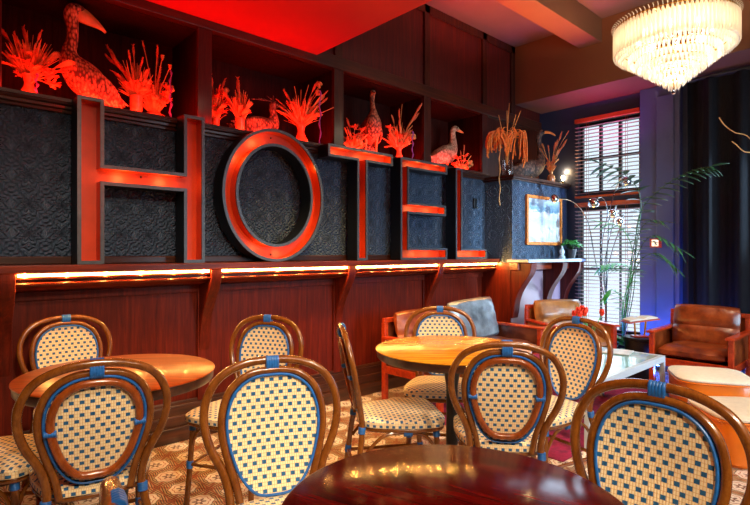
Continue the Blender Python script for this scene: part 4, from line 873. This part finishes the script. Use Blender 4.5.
for sx in (-1, 1):
    pr = cat([(0, .010, 0), (sx * .05, .022, 0), (sx * .135, .012, 0)], 4); poly = [(q.x, q.y) for q in pr] + [(sx * .135, .002), (0, .002)]
    MB().prism(poly if sx < 0 else poly[::-1], lambda a, b: tl @ Vector((a, -.075, b)), lambda a, b: tl @ Vector((a, .075, b))).build('page_block', 'paper', t, smooth=False)
MB().box(-.14, .14, -.08, .08, 0, .002, tl).build('cover', 'leather_dark', t, smooth=False)
p = at(615, 5.16); potplant('potted_plant', 'bright green leafy plant on the floor behind the coffee table', (p[0], p[1] + .02, .006), .065, .20, 40, .24, .075, .032, 9, 'green')
# tall palm
rr = random.Random(2); PZ = 5.4; p = at(622, PZ); t = thing('tall_palm', 'tall thin-stemmed palm in front of the lower window', 'plant', (p[0], p[1], 0), RZV)
MB().lathe([(.001, 0), (.085, 0), (.105, .30), (.112, .31), (.112, .33), (.10, .33), (.097, .28), (.001, .28)], n=32).build('pot', 'terracotta', t); MB().lathe([(.001, .28), (.095, .28), (.07, .292), (.001, .296)], n=24).build('soil', 'soil', t)
L0 = (622 - 375) / F * PZ
def frond(pts, n, ll, lw, mat='palm', hang=.5):
    P = cat(pts, 8); m = MB().tube(P, [.0055 - .0035 * i / len(P) for i in range(len(P))], 6); L = len(P); s0 = int(L * .35)
    for i in range(n):
        j = s0 + (L - 1 - s0) * i / n; q = P[int(j)].lerp(P[min(int(j) + 1, L - 1)], j % 1); d = (P[min(int(j) + 1, L - 1)] - P[max(int(j) - 1, 0)]).normalized()
        for s_ in (-1, 1):
            sd = d.cross(Vector((0, .5, 1))).normalized(); l2 = ll * (1 - .45 * abs(i / n - .35)); e = q + (d * .55 + sd * s_ * .5 + Vector((0, s_ * .35, -hang * .7))) * l2
            m.leaf(q, e, lw, droop=.25 * l2 * hang)
    e = P[-1]; m.leaf(e, e + (P[-1] - P[-3]).normalized() * ll * .7, lw); return m.build('frond_leaves', mat, t)
A = lambda px, py, y=0: ((px - 375) / F * (PZ + y) - L0, y, EYE + (253 - py) / F * (PZ + y))
base = (0, 0, .28)
frond([base, A(630, 280, -.1), A(641, 205, -.15), A(626, 176, -.18), A(600, 164, -.15)], 11, .22, .030)
frond([base, A(634, 290, -.1), A(638, 220, -.25), A(660, 190, -.42), A(690, 172, -.62), A(711, 167, -.72)], 15, .20, .032)
frond([base, A(628, 290, -.1), A(632, 250, -.15), A(620, 228, -.2), A(598, 222, -.2)], 9, .14, .016, 'green')
frond([base, A(630, 290, -.1), A(640, 250, -.2), A(655, 236, -.3), A(681, 250, -.45)], 11, .21, .019)
frond([base, A(626, 300, -.12), A(640, 262, -.25), A(658, 254, -.35), A(675, 268, -.45)], 10, .18, .018)
frond([base, A(624, 300, -.14), A(632, 274, -.2), A(620, 264, -.25), A(602, 266, -.25)], 11, .18, .02, 'green')
frond([base, A(630, 300, -.1), A(638, 240, -.2), A(648, 222, -.3), A(664, 222, -.4)], 8, .16, .017)
frond([base, A(622, 318, -.14), A(622, 300, -.2), A(612, 290, -.25), A(606, 296, -.25)], 7, .15, .018, 'green')
for dx in (.01,): MB().tube(cat([(dx, 0, .28), (dx + .012, -.06, .9), A(638 + dx * 200, 215, -.15)], 6), .0045, 8).build('stem', 'palm', t)
# arc lamp
p = at(606, 5.62); t = thing('arc_lamp', 'chrome arc floor lamp with five ball shades before the window', 'floor lamp', (p[0], p[1], 0), RZV); KA = 5.62 / F
AL = lambda px, py, y=0: ((px - 606) * KA, y, EYE + (253 - py) * KA)
MB().lathe([(.001, 0), (.14, 0), (.14, .025), (.13, .03), (.02, .035), (.02, .06), (.001, .06)], n=40).build('base', 'black', t)
MB().tube([(0, 0, .04), AL(606, 300)], .014, 10).build('pole', 'chrome', t)
for (pts, e, r) in (([(594, 262), (586, 222), (572, 203)], (553, 200), .050), ([(600, 250), (606, 212), (600, 198)], (592, 204), .058), ([(608, 250), (612, 205), (622, 178)], (627, 182), .056), ([(606, 260), (616, 214), (617, 205)], (613, 214), .048), ([(610, 262), (622, 225), (625, 214)], (620, 222), .048)):
    yy = -.04 if e[0] < 600 else .02
    P = cat([AL(606, 302)] + [AL(a, b, yy) for a, b in pts] + [AL(e[0], e[1] - 1, yy)], 6); arm = MB().tube(P, .0055, 8).build('arm', 'chrome', t)
    c = AL(e[0], e[1], yy); pr = [(.001, r)] + [(r * math.sin(a), r * math.cos(a)) for a in [math.pi * k / 14 for k in range(1, 11)]] + [(r * .72, -r * .62), (r * .9 * .75, -r * .5), (.001, -r * .3)]
    sh = MB().lathe(pr[::-1], c, 24).build('shade', 'chrome', arm)
    MB().ball((c[0], c[1], c[2] - r * .58), r * .25, 8, 6).build('bulb', 'bulb_small', arm)
p6 = (5.878, 1.99); t = thing('wall_lantern', 'small square red lantern on the blue window pier', 'lantern', (p6[0], p6[1], EYE + .10)); 
fm = MB()
for a in ((-.05, -.034, -.05, .05), (.034, .05, -.05, .05), (-.034, .034, -.05, -.034), (-.034, .034, .034, .05)): fm.box(-.06, 0, a[0], a[1], a[2], a[3])
M['lantern_red'] = plain('red lantern frame', srgb(226, 60, 30), .4); fm.build('frame', 'lantern_red', t, smooth=False, bevel=.003)
MB().box(-.05, -.004, -.035, .035, -.035, .035).build('glowing_face', 'lantern_glow', t, smooth=False); MB().tube([(-.053, -.02, -.025), (-.053, 0, .01), (-.053, .02, .02)], .004, 6).tube([(-.053, 0, -.03), (-.053, 0, .02)], .004, 6).build('bars', 'black', t)
# curtain
c = thing('curtain', 'floor-length dark charcoal curtain right of the window pier', 'curtain', (5.80, .45, 0)); m = MB(); vs = []; ny, nz = 150, 10
for s_ in (0, 1):
    for j in range(nz + 1):
        for i in range(ny + 1):
            y = -1.05 + 2.28 * i / ny; q = j / nz; ph = y * 23 + .5 * math.sin(y * 5); a = .042 * (1 - .25 * q) * math.sin(ph) + .014 * math.sin(ph * 2.3 + 1 + q * .6)
            vs.append((a + (.006 if s_ else 0), y + .012 * math.cos(ph) * (1 - q), .02 + 2.93 * q))
W = ny + 1; fs = []; N_ = W * (nz + 1)
for j in range(nz):
    for i in range(ny): f = (j * W + i, (j + 1) * W + i, (j + 1) * W + i + 1, j * W + i + 1); fs += [f, tuple(k + N_ for k in f[::-1])]
for j in range(nz):
    for i in (0, ny): a = j * W + i; fs.append((a, a + W, a + W + N_, a + N_))
for i in range(ny):
    for j in (0, nz): a = j * W + i; fs.append((a, a + 1, a + 1 + N_, a + N_))
m.add(vs, fs).build('drape', 'curtain', c); MB().tube([(0, -1.1, 2.97), (0, 1.26, 2.97)], .016, 10).build('rod', 'black', c)
# twigs in a floor vase right of the armchair, only the tips reach into the picture
vx, vy = 5.28, .78; t = thing('twig_vase', 'arching pale twigs in front of the dark curtain, reaching in from the picture edge', 'dried branches', (vx, vy, 0), RZV)
MB().lathe([(.001, 0), (.10, 0), (.13, .2), (.11, .42), (.06, .52), (.075, .56), (.05, .55), (.04, .5), (.001, .45)], n=28).build('vase', 'terracotta', t); l0 = vx * FY - vy * FX; z0 = vx * FX + vy * FY; KT = z0 / F
TW = lambda px, py, y=0: ((px - 375) * KT - l0, y, EYE + (253 - py) * KT)
for pts in ([(780, 240), (768, 170), (750, 139), (735, 133), (725, 126), (719, 118)], [(784, 240), (772, 180), (756, 156), (744, 152), (736, 145), (732, 142)]): MB().tube(cat([(0, 0, .5)] + [TW(*q) for q in pts], 6), [.006] * 16 + [.0038] * 30, 7).build('branch', 'twig', t)
p = at(734, 4.55)
potplant('potted_plant', 'dark-leaved plant whose leaf tips show over the chestnut armchair back', (5.66, 1.16, 0), .075, .30, 12, .48, .05, .03, 4, 'darkgreen')

# ------------------------------------------------------------------ chandelier
cx, cy, ct = 4.42, 1.375, 3.02
t = thing('chandelier', 'large tiered crystal chandelier hanging from the ceiling', 'chandelier', (cx, cy, 3.70)); D_ = ct - 3.70
MB().lathe([(.001, -.04), (.05, -.035), (.07, -.01), (.07, 0), (.001, 0)], n=28).build('canopy', 'brass', t)
ch = MB(); k = 0; z = -.04
while z > D_ + .02:
    ch.tube([(.011 * math.cos(a) * (k % 2), .011 * math.cos(a) * (1 - k % 2), z - .015 + .017 * math.sin(a)) for a in [2 * math.pi * q / 10 for q in range(10)]], .0028, 5, closed=True); z -= .026; k += 1
ch.build('chain', 'brass', t)
tiers = [(.42, 0, .215, 88), (.395, -.015, .225, 80), (.365, -.165, .09, 76), (.312, -.205, .09, 64), (.26, -.245, .09, 54), (.208, -.285, .09, 44), (.158, -.325, .085, 34), (.112, -.365, .08, 24), (.07, -.405, .075, 16), (.035, -.44, .07, 8)]
rods = []; fr = MB()
for r, dz, L_, n in tiers:
    fr.tube([(r * math.cos(a), r * math.sin(a), D_ + dz) for a in [2 * math.pi * q / 60 for q in range(60)]], .005, 6, closed=True)
    for q in range(n):
        a = 2 * math.pi * q / n; rods.append((r * math.cos(a), r * math.sin(a), D_ + dz - .004, L_, a))
for k in range(6):
    a = k * math.pi / 3; fr.tube([(0, 0, D_ + .02), (.42 * math.cos(a), .42 * math.sin(a), D_)], .004, 5)
fr.tube([(0, 0, D_ + .03), (0, 0, D_ - .50)], .006, 8); fr.build('ring_frame', 'brass', t)
def rod(m, x, y, z, L_, a):
    c_, s_ = math.cos(a), math.sin(a)
    if L_ == .215: m.tube([(x, y, z - .01), (x + .004 * c_, y + .004 * s_, z + .022), (x + .022 * c_, y + .022 * s_, z + .03)], .003, 5)
    w = .0105 if L_ > .15 else .0085; vs = []; prof = [(.35, 0), (1, -.012), (1, -L_ + .02), (.05, -L_)]
    for q, dz in prof:
        for k in range(6): b = a + k * math.pi / 3; vs.append((x + w * q * math.cos(b), y + w * q * math.sin(b), z + dz))
    return m.add(vs, [(i * 6 + k, (i + 1) * 6 + k, (i + 1) * 6 + (k + 1) % 6, i * 6 + (k + 1) % 6) for i in range(3) for k in range(6)] + [tuple(range(6)), tuple(range(18, 24))[::-1]])
va = math.atan2(-cy, -cx)
vis = sorted(rods, key=lambda q: -(q[3] * 3 + .5 * math.cos(q[4] - va) + math.hypot(q[0], q[1]) + (0 if math.cos(q[4] - va) > -.1 else -9)))
for q in vis[:100]: rod(MB(), *q).build('crystal_prism', 'crystal', t, smooth=False)
m = MB()
for q in vis[100:]: rod(m, *q)
tag(m.build('crystal_prism', 'crystal', t, smooth=False), kind='stuff')
MB().ball((0, 0, D_ - .525), .016, 12, 8).build('finial_drop', 'glass', t)
for k in range(8):
    a = k * math.pi / 4 + .2; q = (.25 * math.cos(a), .25 * math.sin(a), D_ - .08); MB().lathe([(.001, -.03), (.01, -.028), (.013, 0), (.009, .025), (.001, .035)], q, 10).build('candle_bulb', 'bulb', t)
    point('chandelier_bulb', (cx + q[0] * .8, cy + q[1] * .8, 3.70 + q[2] - .05), (1, .87, .66), 2.3, .03)
for k in range(3): point('chandelier_bulb', (cx + .04 * math.cos(k * 2.1), cy + .04 * math.sin(k * 2.1), 3.70 + D_ - .22 - .09 * k), (1, .87, .66), 1.8, .02)
